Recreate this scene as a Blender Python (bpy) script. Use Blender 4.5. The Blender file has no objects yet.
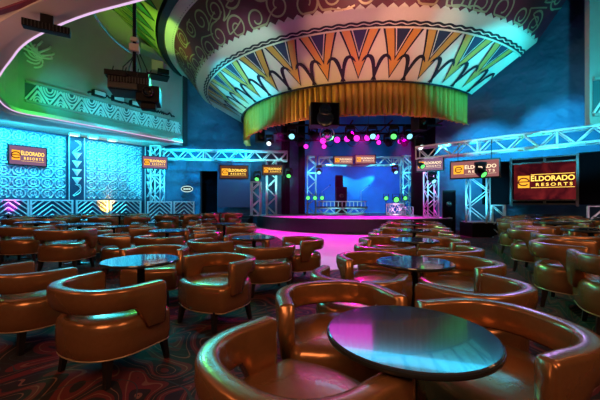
import bpy, bmesh, math, random
from mathutils import Vector, Matrix
random.seed(7)
S = bpy.context.scene
COL = S.collection
PI = math.pi
F = 318.0
CAMZ = 1.30
HOR = 204.0
R = math.radians

# ------------------------------------------------------------------ materials
def mat(name, col, rough=.5, metal=0.0, emit=None, es=0.0, bump=0.0, bscale=20, var=0.0, coat=0.0, spec=.5):
    m = bpy.data.materials.new(name); m.use_nodes = True
    nt = m.node_tree; b = nt.nodes['Principled BSDF']
    c = (col[0], col[1], col[2], 1)
    b.inputs['Base Color'].default_value = c
    b.inputs['Roughness'].default_value = rough
    b.inputs['Metallic'].default_value = metal
    b.inputs['Coat Weight'].default_value = coat
    b.inputs['Specular IOR Level'].default_value = spec
    if emit:
        b.inputs['Emission Color'].default_value = (*emit, 1)
        b.inputs['Emission Strength'].default_value = es
    tc = nt.nodes.new('ShaderNodeTexCoord')
    nz = nt.nodes.new('ShaderNodeTexNoise'); nz.inputs['Scale'].default_value = bscale; nz.inputs['Detail'].default_value = 3
    nt.links.new(tc.outputs['Object'], nz.inputs['Vector'])
    if bump > 0:
        bp = nt.nodes.new('ShaderNodeBump'); bp.inputs['Strength'].default_value = bump; bp.inputs['Distance'].default_value = .02
        nt.links.new(nz.outputs['Fac'], bp.inputs['Height']); nt.links.new(bp.outputs['Normal'], b.inputs['Normal'])
    if var > 0:
        mx = nt.nodes.new('ShaderNodeMix'); mx.data_type = 'RGBA'
        mx.inputs[6].default_value = tuple(x*(1-var) for x in col[:3]) + (1,)
        mx.inputs[7].default_value = tuple(min(1, x*(1+var)) for x in col[:3]) + (1,)
        nt.links.new(nz.outputs['Fac'], mx.inputs[0]); nt.links.new(mx.outputs[2], b.inputs['Base Color'])
    return m

M = {}
M['leather'] = mat('bronze_leather', (.38, .165, .068), .25, .62, bump=.06, bscale=35, var=.12, coat=.15)
M['piping'] = mat('bronze_piping', (.55, .36, .22), .3, .4)
M['darkwood'] = mat('dark_wood', (.012, .008, .007), .35, 0, var=.3)
M['tabletop'] = mat('black_tabletop', (.03, .035, .05), .12, 0, var=.2, bscale=8, spec=.8, coat=.5)
M['tableedge'] = mat('table_edge', (.02, .02, .02), .3)
M['black'] = mat('black_paint', (.005, .005, .007), .5, var=.2, spec=.18)
M['gloss_black'] = mat('gloss_black', (.01, .01, .012), .15)
M['alu'] = mat('truss_aluminium', (.80, .84, .88), .38, .25, var=.05)
M['navy'] = mat('navy_drape', (.03, .085, .15), .7, bump=1.0, bscale=.9, var=.25)
M['navy'].node_tree.nodes['Bump'].inputs['Distance'].default_value = .35
M['plaster'] = mat('pale_plaster', (.36, .37, .33), .7, bump=.05, var=.08, bscale=2)
M['ceilpaint'] = mat('cream_ceiling', (.62, .54, .46), .7, var=.06, bscale=1.5)
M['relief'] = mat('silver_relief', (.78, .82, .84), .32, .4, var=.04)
M['reliefshade'] = mat('blue_relief_shade', (.12, .24, .34), .35, .3)  # shade of the relief recesses, put into a darker blue colour
M['frame_dark'] = mat('dark_blue_trim', (.03, .05, .10), .4, .2)
M['white'] = mat('white_enamel', (.8, .82, .82), .4)
M['cream'] = mat('cream_paint', (.74, .68, .56), .5, var=.05)
M['ink'] = mat('black_ink', (.012, .012, .02), .5)
M['gold'] = mat('gold_paint', (.72, .38, .08), .42, .2, var=.08)
M['tealpaint'] = mat('dark_teal_paint', (.04, .12, .13), .5)
M['maroon'] = mat('maroon_paint', (.16, .018, .045), .45, var=.2, bscale=3)
M['swirl'] = mat('pale_gold_swirl', (.52, .42, .25), .4, .3)
M['leafyellow'] = mat('leaf_yellow', (.55, .62, .12), .5, var=.15, bscale=2)
M['leafgreen'] = mat('leaf_green', (.08, .38, .08), .5, var=.15, bscale=2)
M['darkwall'] = mat('dark_upper_wall', (.015, .02, .03), .8, bump=.2, bscale=2, var=.3)
M['stagefloor'] = mat('stage_floor', (.62, .60, .64), .4, 0, var=.1, bscale=3)
M['stagelip'] = mat('stage_lip', (.015, .018, .022), .4, var=.3)
M['dance'] = mat('dance_floor', (.72, .66, .70), .5, 0, var=.06, bscale=2, spec=.2)
M['backdrop'] = mat('blue_backdrop', (.05, .22, .62), .8, bump=.2, bscale=2, var=.2)
M['deepdark'] = mat('deep_dark', (.003, .003, .005), .9, spec=.05)
M['beige'] = mat('beige_casing', (.5, .4, .26), .5)
M['cable'] = mat('black_rubber', (.01, .01, .01), .6)
M['wall_room'] = mat('room_wall', (.16, .12, .10), .7, var=.1)

def curtain_mat():
    m = mat('gold_curtain', (.58, .34, .06), .55, .15, var=.15, bscale=6)
    return m
M['curtain'] = curtain_mat()

def emis(name, c, s):
    m = bpy.data.materials.new(name); m.use_nodes = True
    nt = m.node_tree; nt.nodes.clear()
    e = nt.nodes.new('ShaderNodeEmission'); e.inputs[0].default_value = (*c, 1); e.inputs[1].default_value = s
    o = nt.nodes.new('ShaderNodeOutputMaterial'); nt.links.new(e.outputs[0], o.inputs[0])
    return m
M['e_magenta'] = emis('magenta_lens', (1, .03, .80), 1.5)
M['e_green'] = emis('green_lens', (.12, 1, .16), 1.6)
M['e_cyan'] = emis('cyan_lens', (.25, .85, 1), 1.6)
M['e_white'] = emis('white_lens', (.8, .97, 1), 2.0)
M['e_warm'] = emis('warm_lens', (1, .80, .45), 1.6)
M['e_neon_pink'] = emis('pink_neon', (.92, .60, .95), .85)
M['e_neon_cyan'] = emis('cyan_neon', (.45, .9, 1), 2.4)
M['e_text'] = emis('amber_lettering', (1, .62, .10), 1.7)
M['e_logo'] = emis('orange_logo', (1, .42, .03), 1.25)
M['e_textpale'] = emis('pale_lettering', (1, .78, .5), 1.3)
M['e_scr_red'] = emis('maroon_display', (.075, .008, .012), 1.0)
M['e_scr_pink'] = emis('mauve_display', (.22, .11, .20), 1.0)
M['e_scr_brown'] = emis('brown_display', (.10, .035, .02), 1.0)
M['e_white_soft'] = emis('soft_white_sign', (.7, 1, .9), .9)

def screen_mat(name, c1, c2):
    m = emis(name, c1, 1.0); nt = m.node_tree; e = [n for n in nt.nodes if n.type == 'EMISSION'][0]
    tc = nt.nodes.new('ShaderNodeTexCoord'); nz = nt.nodes.new('ShaderNodeTexNoise'); nz.inputs['Scale'].default_value = 1.6
    nz.inputs['Detail'].default_value = 4; nz.inputs['Distortion'].default_value = 1.2
    cr = nt.nodes.new('ShaderNodeValToRGB'); cr.color_ramp.elements[0].color = (*c1, 1); cr.color_ramp.elements[1].color = (*c2, 1)
    cr.color_ramp.elements[0].position = .4; cr.color_ramp.elements[1].position = .75
    nt.links.new(tc.outputs['Object'], nz.inputs['Vector']); nt.links.new(nz.outputs['Fac'], cr.inputs['Fac'])
    nt.links.new(cr.outputs['Color'], e.inputs[0]); return m
M['e_scr_rose'] = emis('rose_display', (.30, .11, .11), 1.0)
M['scr_big'] = screen_mat('dark_red_display', (.035, .003, .006), (.16, .012, .014))

def carpet():
    m = bpy.data.materials.new('swirl_carpet'); m.use_nodes = True
    nt = m.node_tree; b = nt.nodes['Principled BSDF']; N = nt.nodes.new; L = nt.links.new
    b.inputs['Roughness'].default_value = .9
    tc = N('ShaderNodeTexCoord')
    def swirl(scale, dist, seedoff, pos, wscale):
        mp = N('ShaderNodeMapping'); mp.inputs['Location'].default_value = seedoff; L(tc.outputs['Object'], mp.inputs['Vector'])
        n = N('ShaderNodeTexNoise'); n.inputs['Scale'].default_value = scale; n.inputs['Detail'].default_value = 1; n.inputs['Distortion'].default_value = dist
        L(mp.outputs['Vector'], n.inputs['Vector'])
        mu = N('ShaderNodeMath'); mu.operation = 'MULTIPLY'; mu.inputs[1].default_value = wscale; L(n.outputs['Fac'], mu.inputs[0])
        sn = N('ShaderNodeMath'); sn.operation = 'SINE'; L(mu.outputs[0], sn.inputs[0])
        ab = N('ShaderNodeMath'); ab.operation = 'ABSOLUTE'; L(sn.outputs[0], ab.inputs[0])
        lt = N('ShaderNodeMath'); lt.operation = 'LESS_THAN'; lt.inputs[1].default_value = pos; L(ab.outputs[0], lt.inputs[0])
        return lt, n
    l1, n1 = swirl(1.0, 1.4, (0, 0, 0), .16, 44)
    l2, n2 = swirl(1.0, 1.4, (0, 0, 0), .62, 22)
    l3, n3 = swirl(.9, 1.2, (9, 1, 0), .12, 34)
    m1 = N('ShaderNodeMix'); m1.data_type = 'RGBA'; m1.inputs[6].default_value = (0.0075, 0.0033, 0.0040, 1); m1.inputs[7].default_value = (0.0975, 0.0055, 0.0060, 1); L(l2.outputs[0], m1.inputs[0])
    m2 = N('ShaderNodeMix'); m2.data_type = 'RGBA'; m2.inputs[7].default_value = (0.1650, 0.0660, 0.0400, 1); L(m1.outputs[2], m2.inputs[6]); L(l1.outputs[0], m2.inputs[0])
    m3 = N('ShaderNodeMix'); m3.data_type = 'RGBA'; m3.inputs[7].default_value = (0.0150, 0.0275, 0.0300, 1); L(m2.outputs[2], m3.inputs[6]); L(l3.outputs[0], m3.inputs[0])
    L(m3.outputs[2], b.inputs['Base Color'])
    return m
M['carpet'] = carpet()

# ------------------------------------------------------------------ mesh helpers
def obj(name, bm, m, parent=None, smooth=False, loc=None):
    me = bpy.data.meshes.new(name)
    bmesh.ops.recalc_face_normals(bm, faces=bm.faces[:])
    bm.to_mesh(me); bm.free()
    ms = m if isinstance(m, (list, tuple)) else [m]
    for x in ms: me.materials.append(M[x] if isinstance(x, str) else x)
    if smooth:
        for p in me.polygons: p.use_smooth = True
    o = bpy.data.objects.new(name, me); COL.objects.link(o)
    if parent: o.parent = parent
    if loc: o.location = loc
    return o
def tag(o, label, cat, group=None, kind=None):
    o['label'] = label; o['category'] = cat
    if group: o['group'] = group
    if kind: o['kind'] = kind
    return o
def thing(name, label, cat, loc=(0, 0, 0), rotz=0.0, group=None):
    o = bpy.data.objects.new(name, None); COL.objects.link(o); o.empty_display_size = .2
    o.location = loc; o.rotation_euler = (0, 0, rotz)
    return tag(o, label, cat, group)
def struct(name, bm, m, smooth=False):
    o = obj(name, bm, m, None, smooth); o['kind'] = 'structure'; return o
def dup(root, loc, rotz, label=None, group=None):
    r = root.copy(); COL.objects.link(r); r.location = loc; r.rotation_euler = (r.rotation_euler[0], r.rotation_euler[1], rotz)
    if label: r['label'] = label
    if group: r['group'] = group
    for ch in list(root.children):
        c = ch.copy(); COL.objects.link(c); c.parent = r
        for g in ch.children:
            d = g.copy(); COL.objects.link(d); d.parent = c
    return r
def nb(): return bmesh.new()
def box(bm, x0, x1, y0, y1, z0, z1, mi=0, mtx=None):
    vs = [Vector((x, y, z)) for z in (z0, z1) for (x, y) in ((x0, y0), (x1, y0), (x1, y1), (x0, y1))]
    if mtx: vs = [mtx @ v for v in vs]
    v = [bm.verts.new(p) for p in vs]
    for f in ((3, 2, 1, 0), (4, 5, 6, 7), (0, 1, 5, 4), (1, 2, 6, 5), (2, 3, 7, 6), (3, 0, 4, 7)):
        fc = bm.faces.new([v[i] for i in f]); fc.material_index = mi
def bbox(bm, *a, r=.01, seg=2, mtx=None):
    t = bmesh.new(); box(t, *a)
    bmesh.ops.bevel(t, geom=t.edges[:], offset=r, segments=seg, affect='EDGES', profile=.7)
    if mtx: bmesh.ops.transform(t, matrix=mtx, verts=t.verts[:])
    me = bpy.data.meshes.new('t'); t.to_mesh(me); t.free(); bm.from_mesh(me); bpy.data.meshes.remove(me)
def tube(bm, p, q, r, n=6, r2=None, cap=True):
    p = Vector(p); q = Vector(q); d = (q-p)
    if d.length < 1e-6: return
    d.normalize(); up = Vector((0, 0, 1)) if abs(d.z) < .95 else Vector((1, 0, 0))
    a = d.cross(up).normalized(); b = d.cross(a)
    r2 = r if r2 is None else r2
    A = []; B = []
    for i in range(n):
        t = 2*PI*i/n; o = a*math.cos(t)+b*math.sin(t)
        A.append(bm.verts.new(p+o*r)); B.append(bm.verts.new(q+o*r2))
    for i in range(n): bm.faces.new((A[i], A[(i+1) % n], B[(i+1) % n], B[i]))
    if cap: bm.faces.new(A[::-1]); bm.faces.new(B)
def polytube(bm, pts, r, n=6):
    rings = []
    for i, p in enumerate(pts):
        p = Vector(p); d = Vector(pts[min(i+1, len(pts)-1)])-Vector(pts[max(i-1, 0)]); d.normalize()
        up = Vector((0, 0, 1)) if abs(d.z) < .95 else Vector((1, 0, 0))
        a = d.cross(up).normalized(); b = d.cross(a)
        rings.append([bm.verts.new(p+(a*math.cos(2*PI*k/n)+b*math.sin(2*PI*k/n))*r) for k in range(n)])
    for A, B in zip(rings, rings[1:]):
        for i in range(n): bm.faces.new((A[i], A[(i+1) % n], B[(i+1) % n], B[i]))
    bm.faces.new(rings[0][::-1]); bm.faces.new(rings[-1])
def lathe(bm, prof, n=32, c=(0, 0, 0), mi=0):
    rings = []
    for (r, z) in prof:
        if r < 1e-5: rings.append([bm.verts.new((c[0], c[1], c[2]+z))])
        else: rings.append([bm.verts.new((c[0]+r*math.cos(2*PI*i/n), c[1]+r*math.sin(2*PI*i/n), c[2]+z)) for i in range(n)])
    for A, B in zip(rings, rings[1:]):
        for i in range(n):
            j = (i+1) % n
            if len(A) == 1 and len(B) == 1: continue
            if len(A) == 1: f = bm.faces.new((A[0], B[j], B[i]))
            elif len(B) == 1: f = bm.faces.new((A[i], A[j], B[0]))
            else: f = bm.faces.new((A[i], A[j], B[j], B[i]))
            f.material_index = mi
def prism(bm, pts, z0, z1, mi=0):
    a = [bm.verts.new((x, y, z0)) for x, y in pts]; b = [bm.verts.new((x, y, z1)) for x, y in pts]
    n = len(pts)
    for i in range(n):
        f = bm.faces.new((a[i], a[(i+1) % n], b[(i+1) % n], b[i])); f.material_index = mi
    f = bm.faces.new(a[::-1]); f.material_index = mi; f = bm.faces.new(b); f.material_index = mi
def wallseg(bm, p, q, z0, z1, th=.15):
    # upright slab from p to q, thickness away from the camera side (left of p->q)
    p = Vector(p); q = Vector(q); d = (q-p).normalized(); n = Vector((-d.y, d.x))*th
    prism(bm, [tuple(p), tuple(q), tuple(q+n), tuple(p+n)], z0, z1)

# ------------------------------------------------------------------ chair
def chair_band():
    bm = nb(); r = .362; st = .14
    path = []
    def add(x, y, nx, ny, s): path.append((x, y, nx, ny, s))
    n1 = 8
    for i in range(n1+1):
        y = st*(1-i/n1); add(-r-.10*y, y, -1, 0, st*(i/n1))
    N = 34
    for i in range(1, N):
        t = PI+PI*i/N; e_ = .80; cx_ = math.cos(t); sy_ = math.sin(t)
        add(r*math.copysign(abs(cx_)**e_, cx_), -r*abs(sy_)**e_, cx_, sy_, st+r*PI*i/N)
    tot = 2*st+r*PI
    for i in range(n1+1):
        y = st*i/n1; add(r+.10*y, y, 1, 0, tot-st+st*i/n1)
    rings = []
    for k, (x, y, nx, ny, s) in enumerate(path):
        e = min(s, tot-s)
        if e < .16: zb = .36
        else:
            u = min(1, (e-.16)/.05); zb = .36+.175*math.sqrt(max(0, 1-(1-u)**2))
        zt = .70; th = .043
        sc = 1.0
        if k in (0, len(path)-1): sc = .85
        top = zt-(1-sc)*.05; bot = zb
        c = .022
        prof = [(-th*sc, bot+.02), (-th*sc*1.0, (bot+top)/2), (-th*sc, top-c), (-(th-c*.25)*sc, top-.006), (-(th-c)*sc, top), ((th-c)*sc+.006, top),
                ((th-c*.25)*sc+.010, top-.006), (th*sc+.012, top-c), (th*sc+.014, (bot+top)/2), (th*sc, bot+.02), (th*sc-.012, bot+.004), (-th*sc+.012, bot+.004)]
        rings.append([bm.verts.new((x+nx*a, y+ny*a, z)) for a, z in prof])
    m = len(rings[0])
    for A, B in zip(rings, rings[1:]):
        for i in range(m): bm.faces.new((A[i], A[(i+1) % m], B[(i+1) % m], B[i]))
    bm.faces.new(rings[0]); bm.faces.new(rings[-1][::-1])
    return bm
def seat_outline(n=48):
    pts = []
    r = .372
    for i in range(25):
        t = PI+PI*i/24; c_ = math.cos(t); pts.append((r*math.copysign(abs(c_)**.85, c_), -r*abs(math.sin(t))**.85))
    for y in (.05, .10, .15, .19): pts.append((r, y))
    # rounded corner and bowed front
    for i in range(1, 6):
        t = (i/6)*PI/2*.86; pts.append((r-.07+.07*math.cos(t), .19+.07*math.sin(t)))
    for i in range(0, 13):
        x = (r-.075)*(1-2*i/12); pts.append((x, .262+.075*(1-(x/(r-.075))**2)))
    for i in range(5, 0, -1):
        t = (i/6)*PI/2*.86; pts.append((-(r-.07+.07*math.cos(t)), .19+.07*math.sin(t)))
    for y in (.19, .15, .10, .05): pts.append((-r, y))
    return pts
def seat_mesh():
    bm = nb(); out = seat_outline()
    lv = [(.190, .90), (.197, .955), (.215, .985), (.28, 1.0), (.38, 1.0), (.425, .985), (.452, .95), (.468, .88), (.476, .75), (.482, .45)]
    rings = [[bm.verts.new((x*s, (y-.02)*s+.02, z)) for x, y in out] for z, s in lv]
    m = len(out)
    for A, B in zip(rings, rings[1:]):
        for i in range(m): bm.faces.new((A[i], A[(i+1) % m], B[(i+1) % m], B[i]))
    c = bm.verts.new((0, .02, .484))
    for i in range(m): bm.faces.new((rings[-1][i], rings[-1][(i+1) % m], c))
    bm.faces.new(rings[0][::-1]); return bm
def make_chair():
    t = thing('barrel_chair', 'x', 'chair')
    obj('backrest', chair_band(), 'leather', t, True)
    obj('seat', seat_mesh(), 'leather', t, True)
    b = nb(); pts = [(x*.965, (y-.02)*.965+.02, .200) for x, y in seat_outline()]; polytube(b, pts+[pts[0]], .006, 5)
    obj('piping', b, 'piping', t, True)
    for sx in (-1, 1):
        for sy, yy in ((-1, -.22), (1, .24)):
            b = nb(); x = .25*sx
            vs0 = [(x+.028*a, yy+.028*c, .225) for a, c in ((-1, -1), (1, -1), (1, 1), (-1, 1))]
            ox = sx*.03; oy = sy*.03
            vs1 = [(x+ox+.017*a, yy+oy+.017*c, 0) for a, c in ((-1, -1), (1, -1), (1, 1), (-1, 1))]
            A = [b.verts.new(v) for v in vs0]; B = [b.verts.new(v) for v in vs1]
            for i in range(4): b.faces.new((A[i], A[(i+1) % 4], B[(i+1) % 4], B[i]))
            b.faces.new(A); b.faces.new(B[::-1])
            obj('leg', b, 'darkwood', t)
    return t
def make_table():
    t = thing('round_table', 'x', 'table')
    b = nb(); lathe(b, [(0, .742), (.350, .742), (.356, .739), (.358, .734), (.0, .7335)], 64); obj('tabletop', b, 'tabletop', t, False)
    b = nb(); lathe(b, [(.359, .7335), (.361, .727), (.359, .718), (.345, .712), (0, .712)], 64); lathe(b, [(.359, .7335), (0, .7335)], 64); obj('edge_band', b, 'tableedge', t, True)
    b = nb(); lathe(b, [(0, .712), (.16, .712), (.16, .69), (.05, .68), (.036, .66), (.036, .06), (.06, .03)], 24); obj('pedestal', b, 'gloss_black', t, True)
    b = nb(); lathe(b, [(.0, .045), (.06, .045), (.10, .032), (.25, .018), (.26, .008), (.255, 0), (0, 0)], 40); obj('base', b, 'gloss_black', t, True)
    return t

chair0 = make_chair(); table0 = make_table(); used = {'c': False, 't': False}
CH = []
def place_chair(x, y, face_deg, label, group, z=0):
    rz = R(face_deg-90)
    if not used['c']:
        used['c'] = True; chair0.location = (x, y, z); chair0.rotation_euler = (0, 0, rz); chair0['label'] = label; chair0['group'] = group; c = chair0
    else: c = dup(chair0, (x, y, z), rz, label, group)
    CH.append((x, y)); return c
def place_table(x, y, label, group, z=0):
    if not used['t']:
        used['t'] = True; table0.location = (x, y, z); table0['label'] = label; table0['group'] = group; return table0
    return dup(table0, (x, y, z), random.uniform(0, 6), label, group)

ORD = ['nearest', 'second', 'third', 'fourth', 'fifth', 'sixth']
TIER = .18
def cluster(tx, ty, chairs, tlabel, desc, tgroup, cgroup, z=0):
    """chairs: (dx, dy, facing_deg or None, where phrase)"""
    place_table(tx, ty, tlabel, tgroup, z)
    for dx, dy, fd, wh in chairs:
        x, y = tx+dx, ty+dy
        if fd is None: fd = math.degrees(math.atan2(-dy, -dx))
        place_chair(x, y, fd, 'bronze barrel chair %s %s' % (wh, desc), cgroup, z)

CG = 'barrel chairs around the centre row of tables'; TG = 'round tables in the centre row'
# centre row, radiating toward the stage
cluster(.48, 1.40, [(-.465, -.06, 44, 'seen from behind left of'), (-.22, .72, 284, 'facing the camera behind'), (.50, .24, 196, 'wrapping the right of')],
        'large black round table nearest the camera reflecting magenta light', 'the nearest black table', TG, CG)
rows = [3.08, 4.98, 6.88, 8.78, 10.68]
for i, d in enumerate(rows):
    tx = .3585*d+.005
    nm = ORD[i+1]
    a = [(205, 60, 'turned away left of'), (117, 290, 'facing camera on the left of'), (33, 205, 'facing camera on the right of'), (-70, 122, 'turned away right of')]
    ch = []
    for ang, fc, wh in a:
        ang += random.uniform(-5, 5); rr = .64+random.uniform(-.015, .03)
        ch.append((rr*math.cos(R(ang)), rr*math.sin(R(ang)), fc+random.uniform(-7, 7), wh))
    cluster(tx, d, ch, 'black round table, %s from the camera in the centre row' % nm, 'the %s centre-row table' % nm, TG, CG)

LG = 'barrel chairs left of the dance floor'; LT = 'round tables left of the dance floor'
cluster(-1.60, 3.2, [(.10, -.62, 64, 'seen from behind in front of'), (.66, .36, 236, 'facing camera right of'), (-.95, -.12, 64, 'seen from behind at frame edge left of'), (-.36, 1.12, 268, 'pulled back behind')],
        'black round table reflecting cyan, nearest on the left side', 'the nearest cyan-lit left table', LT, LG)
cluster(-.78, 5.4, [(-.66, -.05, 40, 'on the left side of'), (.28, -.66, 112, 'seen from behind in front of'), (.76, .15, 205, 'beside the dance floor right of'), (-.25, .68, 290, 'behind')],
        'black round table just left of the magenta dance floor', 'the table beside the dance floor', LT, LG)
cluster(-2.82, 6.75, [(.18, -.74, 70, 'seen from behind in front of'), (.64, .2, 200, 'on the right side of'), (-.68, -.5, 30, 'on the left side of'), (-.2, .66, 280, 'behind')],
        'blue-lit round table, second row back on the left', 'the blue-lit second-row left table', LT, LG)
cluster(-4.75, 8.1, [(-.1, -.66, 80, 'in front of'), (.64, .1, 190, 'right of'), (-.66, .05, 10, 'left of'), (.1, .66, 265, 'behind')],
        'round table in the third row back on the left', 'the third-row left table', LT, LG)
cluster(-2.2, 9.2, [(-.45, -.5, 50, 'in front of'), (.55, -.35, 150, 'right of'), (-.5, .45, 310, 'left of'), (.4, .5, 240, 'behind')],
        'round table left of the far dance floor edge', 'the table by the far dance floor edge', LT, LG)
TLG = 'barrel chairs on the raised left tier'; TLT = 'round tables on the raised left tier'
cluster(-4.2, 6.05, [(.22, -.62, 95, 'seen from behind in front of'),],
        'round table on the left tier behind the nearest chairs', 'the nearest left tier table', TLT, TLG, TIER)
cluster(-5.6, 6.75, [(.32, -.62, 100, 'seen from behind in front of'), (-.55, -.5, 35, 'at the frame edge left of'), (-.35, .62, 290, 'behind')],
        'round table on the left tier near the frame edge', 'the frame-edge left tier table', TLT, TLG, TIER)
far_left = [(-10.65, 11.6, 'at the fence under the wall screen'), (-9.0, 13.0, 'by the fence below the dark pilaster'), (-7.4, 13.4, 'by the fence below the second relief panel'), (-8.0, 9.9, 'midway back below the wall screen'),
            (-6.2, 10.9, 'midway back below the amber panel'), (-4.9, 12.6, 'at the back of the left tier'), (-3.6, 14.3, 'in front of the far doorway')]
for k, (x, y, ph) in enumerate(far_left):
    ch = []
    for ang, wh in ((250, 'in front of'), (340, 'right of'), (160, 'left of'), (70, 'behind')):
        ang += random.uniform(-14, 14); ch.append((.66*math.cos(R(ang)), .66*math.sin(R(ang)), None, wh))
    if k in (0, 1): ch = ch[:2]
    cluster(x, y, ch, 'small-looking round table %s' % ph, 'the table %s' % ph, TLT, TLG, TIER)

RG = 'barrel chairs on the raised right tier'; RT = 'round tables on the raised right tier'
right = [(3.42, 2.95, 'nearest table of the right row'), (4.35, 4.75, 'second table of the right row'), (5.3, 6.6, 'third table of the right row'), (6.45, 8.5, 'fourth table of the right row'), (7.75, 10.3, 'fifth table of the right row')]
for k, (x, y, ph) in enumerate(right):
    ch = []
    for ang, fc, wh in ((205, 60, 'on the near aisle side of'), (128, 305, 'on the far aisle side of'), (38, 215, 'right of'), (-62, 115, 'in front of')):
        if (k == 0 and ang in (38, -62)) or (k == 4 and ang == -62): continue
        ang += random.uniform(-5, 5); ch.append((.655*math.cos(R(ang)), .655*math.sin(R(ang)), fc+random.uniform(-8, 8), wh))
    if k == 0:
        for dx, dy, fd, wh in ch: place_chair(x+dx, y+dy, fd, 'bronze barrel chair %s at the right frame edge' % ('nearest the camera' if dy < 0 else 'second from the camera'), RG, TIER)
    else: cluster(x, y, ch, 'black round table, %s' % ph, 'the '+ph, RT, RG, TIER)
right2 = [(8.6, 8.8, 'table at the right edge under the video wall'), (9.35, 12.0, 'table below the big display')]
for k, (x, y, ph) in enumerate(right2):
    ch = []
    for ang, wh in (((205, 'left of'), (128, 'behind'), (-62, 'in front of')) if k == 0 else ((128, 'behind'), (-62, 'in front of'))):
        ang += random.uniform(-3, 3); ch.append((.655*math.cos(R(ang)), .655*math.sin(R(ang)), None, wh))
    cluster(x, y, ch, 'round '+ph, 'the '+ph, RT, RG, TIER)

# ------------------------------------------------------------------ floor, tiers, stage
b = nb(); prism(b, [(-19, -5), (16, -5), (16, 27), (-19, 27)], -.2, 0); struct('floor', b, 'carpet')
b = nb(); prism(b, [(-19, 4.0), (-3.7, 4.0), (-4.0, 4.6), (-3.35, 5.3), (-3.5, 5.75), (-4.9, 6.9), (-5.9, 7.6), (-6.2, 9.0), (-5.0, 9.6), (-3.6, 11.3), (-2.5, 12.7), (-2.5, 15.6), (-3.5, 17.5), (-4.1, 19.6), (-19, 19.6)], 0, TIER)
tl = struct('floor_left_tier', b, 'carpet')
b = nb(); prism(b, [(2.35, 2.3), (16, 2.3), (16, 15.5), (9.2, 13.4), (6.9, 11.3), (5.55, 9.2), (3.8, 5.3)], 0, TIER); struct('floor_right_tier', b, 'carpet')
SC = (3.6, 19.6); SR = 6.2
arc = [(SC[0]+SR*math.cos(R(a)), SC[1]+SR*math.sin(R(a))) for a in range(172, 306, 3)]
SZ = .65
b = nb(); prism(b, arc+[(7.6, 17.2), (9.4, 25.5), (-2.2, 25.5), (-3.0, 20.4)], 0, SZ)
for f in b.faces:
    f.material_index = 0
    if abs(f.normal.z) > .9 and f.calc_center_median().z > .5: f.material_index = 1
b.normal_update()
for f in b.faces:
    if f.calc_center_median().z > SZ-.01: f.material_index = 1
st = obj('stage', b, ['stagelip', 'stagefloor']); tag(st, 'low curved stage with black front and glossy magenta-lit top', 'stage')
b = nb()
polytube(b, [(x, y, SZ+.012) for x, y in arc], .022, 6); obj('nosing', b, 'alu', st, True)
b = nb(); prism(b, [(-3.25, 16.8), (-.9, 12.5), (-.15, 9.2), (.28, 6.1), (1.55, 6.55), (2.1, 8.0), (2.9, 10.2), (3.6, 12.0), (4.6, 13.3)]+[(SC[0]+(SR-.05)*math.cos(R(a)), SC[1]+(SR-.05)*math.sin(R(a))) for a in range(278, 190, -4)], 0, .012)
tag(obj('dance_floor', b, 'dance'), 'pale polished dance floor lit magenta in front of the stage', 'dance floor')
# small steps at the left end of the stage
stp = thing('stage_steps', 'small black steps up to the left end of the stage', 'steps', (-3.3, 17.0, TIER), R(-20))
for k in range(3):
    b = nb(); bbox(b, -.5, .5, -.15+.28*k, .15+.28*k, 0, .16*(k+1), r=.01); obj('step', b, 'stagelip', stp)

# ------------------------------------------------------------------ room shell
PW = Vector((-9.27, 19.0)); PD = Vector((.79, 1.0)); 
def pw(t, off=0.0):
    n = Vector((1.0, -.79)).normalized()
    p = PW+PD*t+n*off; return (p.x, p.y)
b = nb(); wallseg(b, pw(-9.5), pw(0.35), 0, 4.9, .2); struct('wall_left', b, 'frame_dark')
b = nb(); wallseg(b, (-9.1, 19.45), (-6.2, 19.72), 0, 10.9, .2); wallseg(b, (-6.2, 19.72), (-5.15, 19.8), 3.35, 10.9, .2); wallseg(b, (-5.15, 19.8), (-.1, 20.2), 0, 10.9, .2)
struct('wall_back_left', b, 'navy')
b = nb(); wallseg(b, (6.9, 16.2), (13.4, 10.75), 0, 10.9, .2); struct('wall_right', b, 'navy')
b = nb(); wallseg(b, (-6.35, 20.6), (-4.9, 20.75), 0, 3.6, .1); struct('wall_doorway', b, 'deepdark')
# stage house
b = nb(); wallseg(b, (-.1, 24.6), (8.9, 24.6), 0, 10.9, .2); struct('wall_stage_back', b, 'backdrop')
b = nb(); wallseg(b, (-.35, 20.2), (-.35, 24.8), 0, 10.9, .2); wallseg(b, (8.8, 24.8), (6.95, 16.3), 0, 10.9, .2); struct('wall_stage_sides', b, 'deepdark')
b = nb(); box(b, 10.2, 15.5, -5.2, -5, 0, 10.9); box(b, -19, 15.5, -5.2, -5, 0, 10.9); struct('wall_rear', b, 'wall_room')
b = nb(); box(b, 14.6, 14.8, -5, 11, 0, 10.9); struct('wall_far_right', b, 'wall_room')
b = nb(); box(b, -18.8, -18.6, -5, 12, 0, 10.9); struct('wall_far_left', b, 'wall_room')
b = nb(); prism(b, [(-19, -5.2), (16, -5.2), (16, 27), (-19, 27)], 11.0, 11.2); struct('ceiling', b, 'darkwall')

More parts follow.
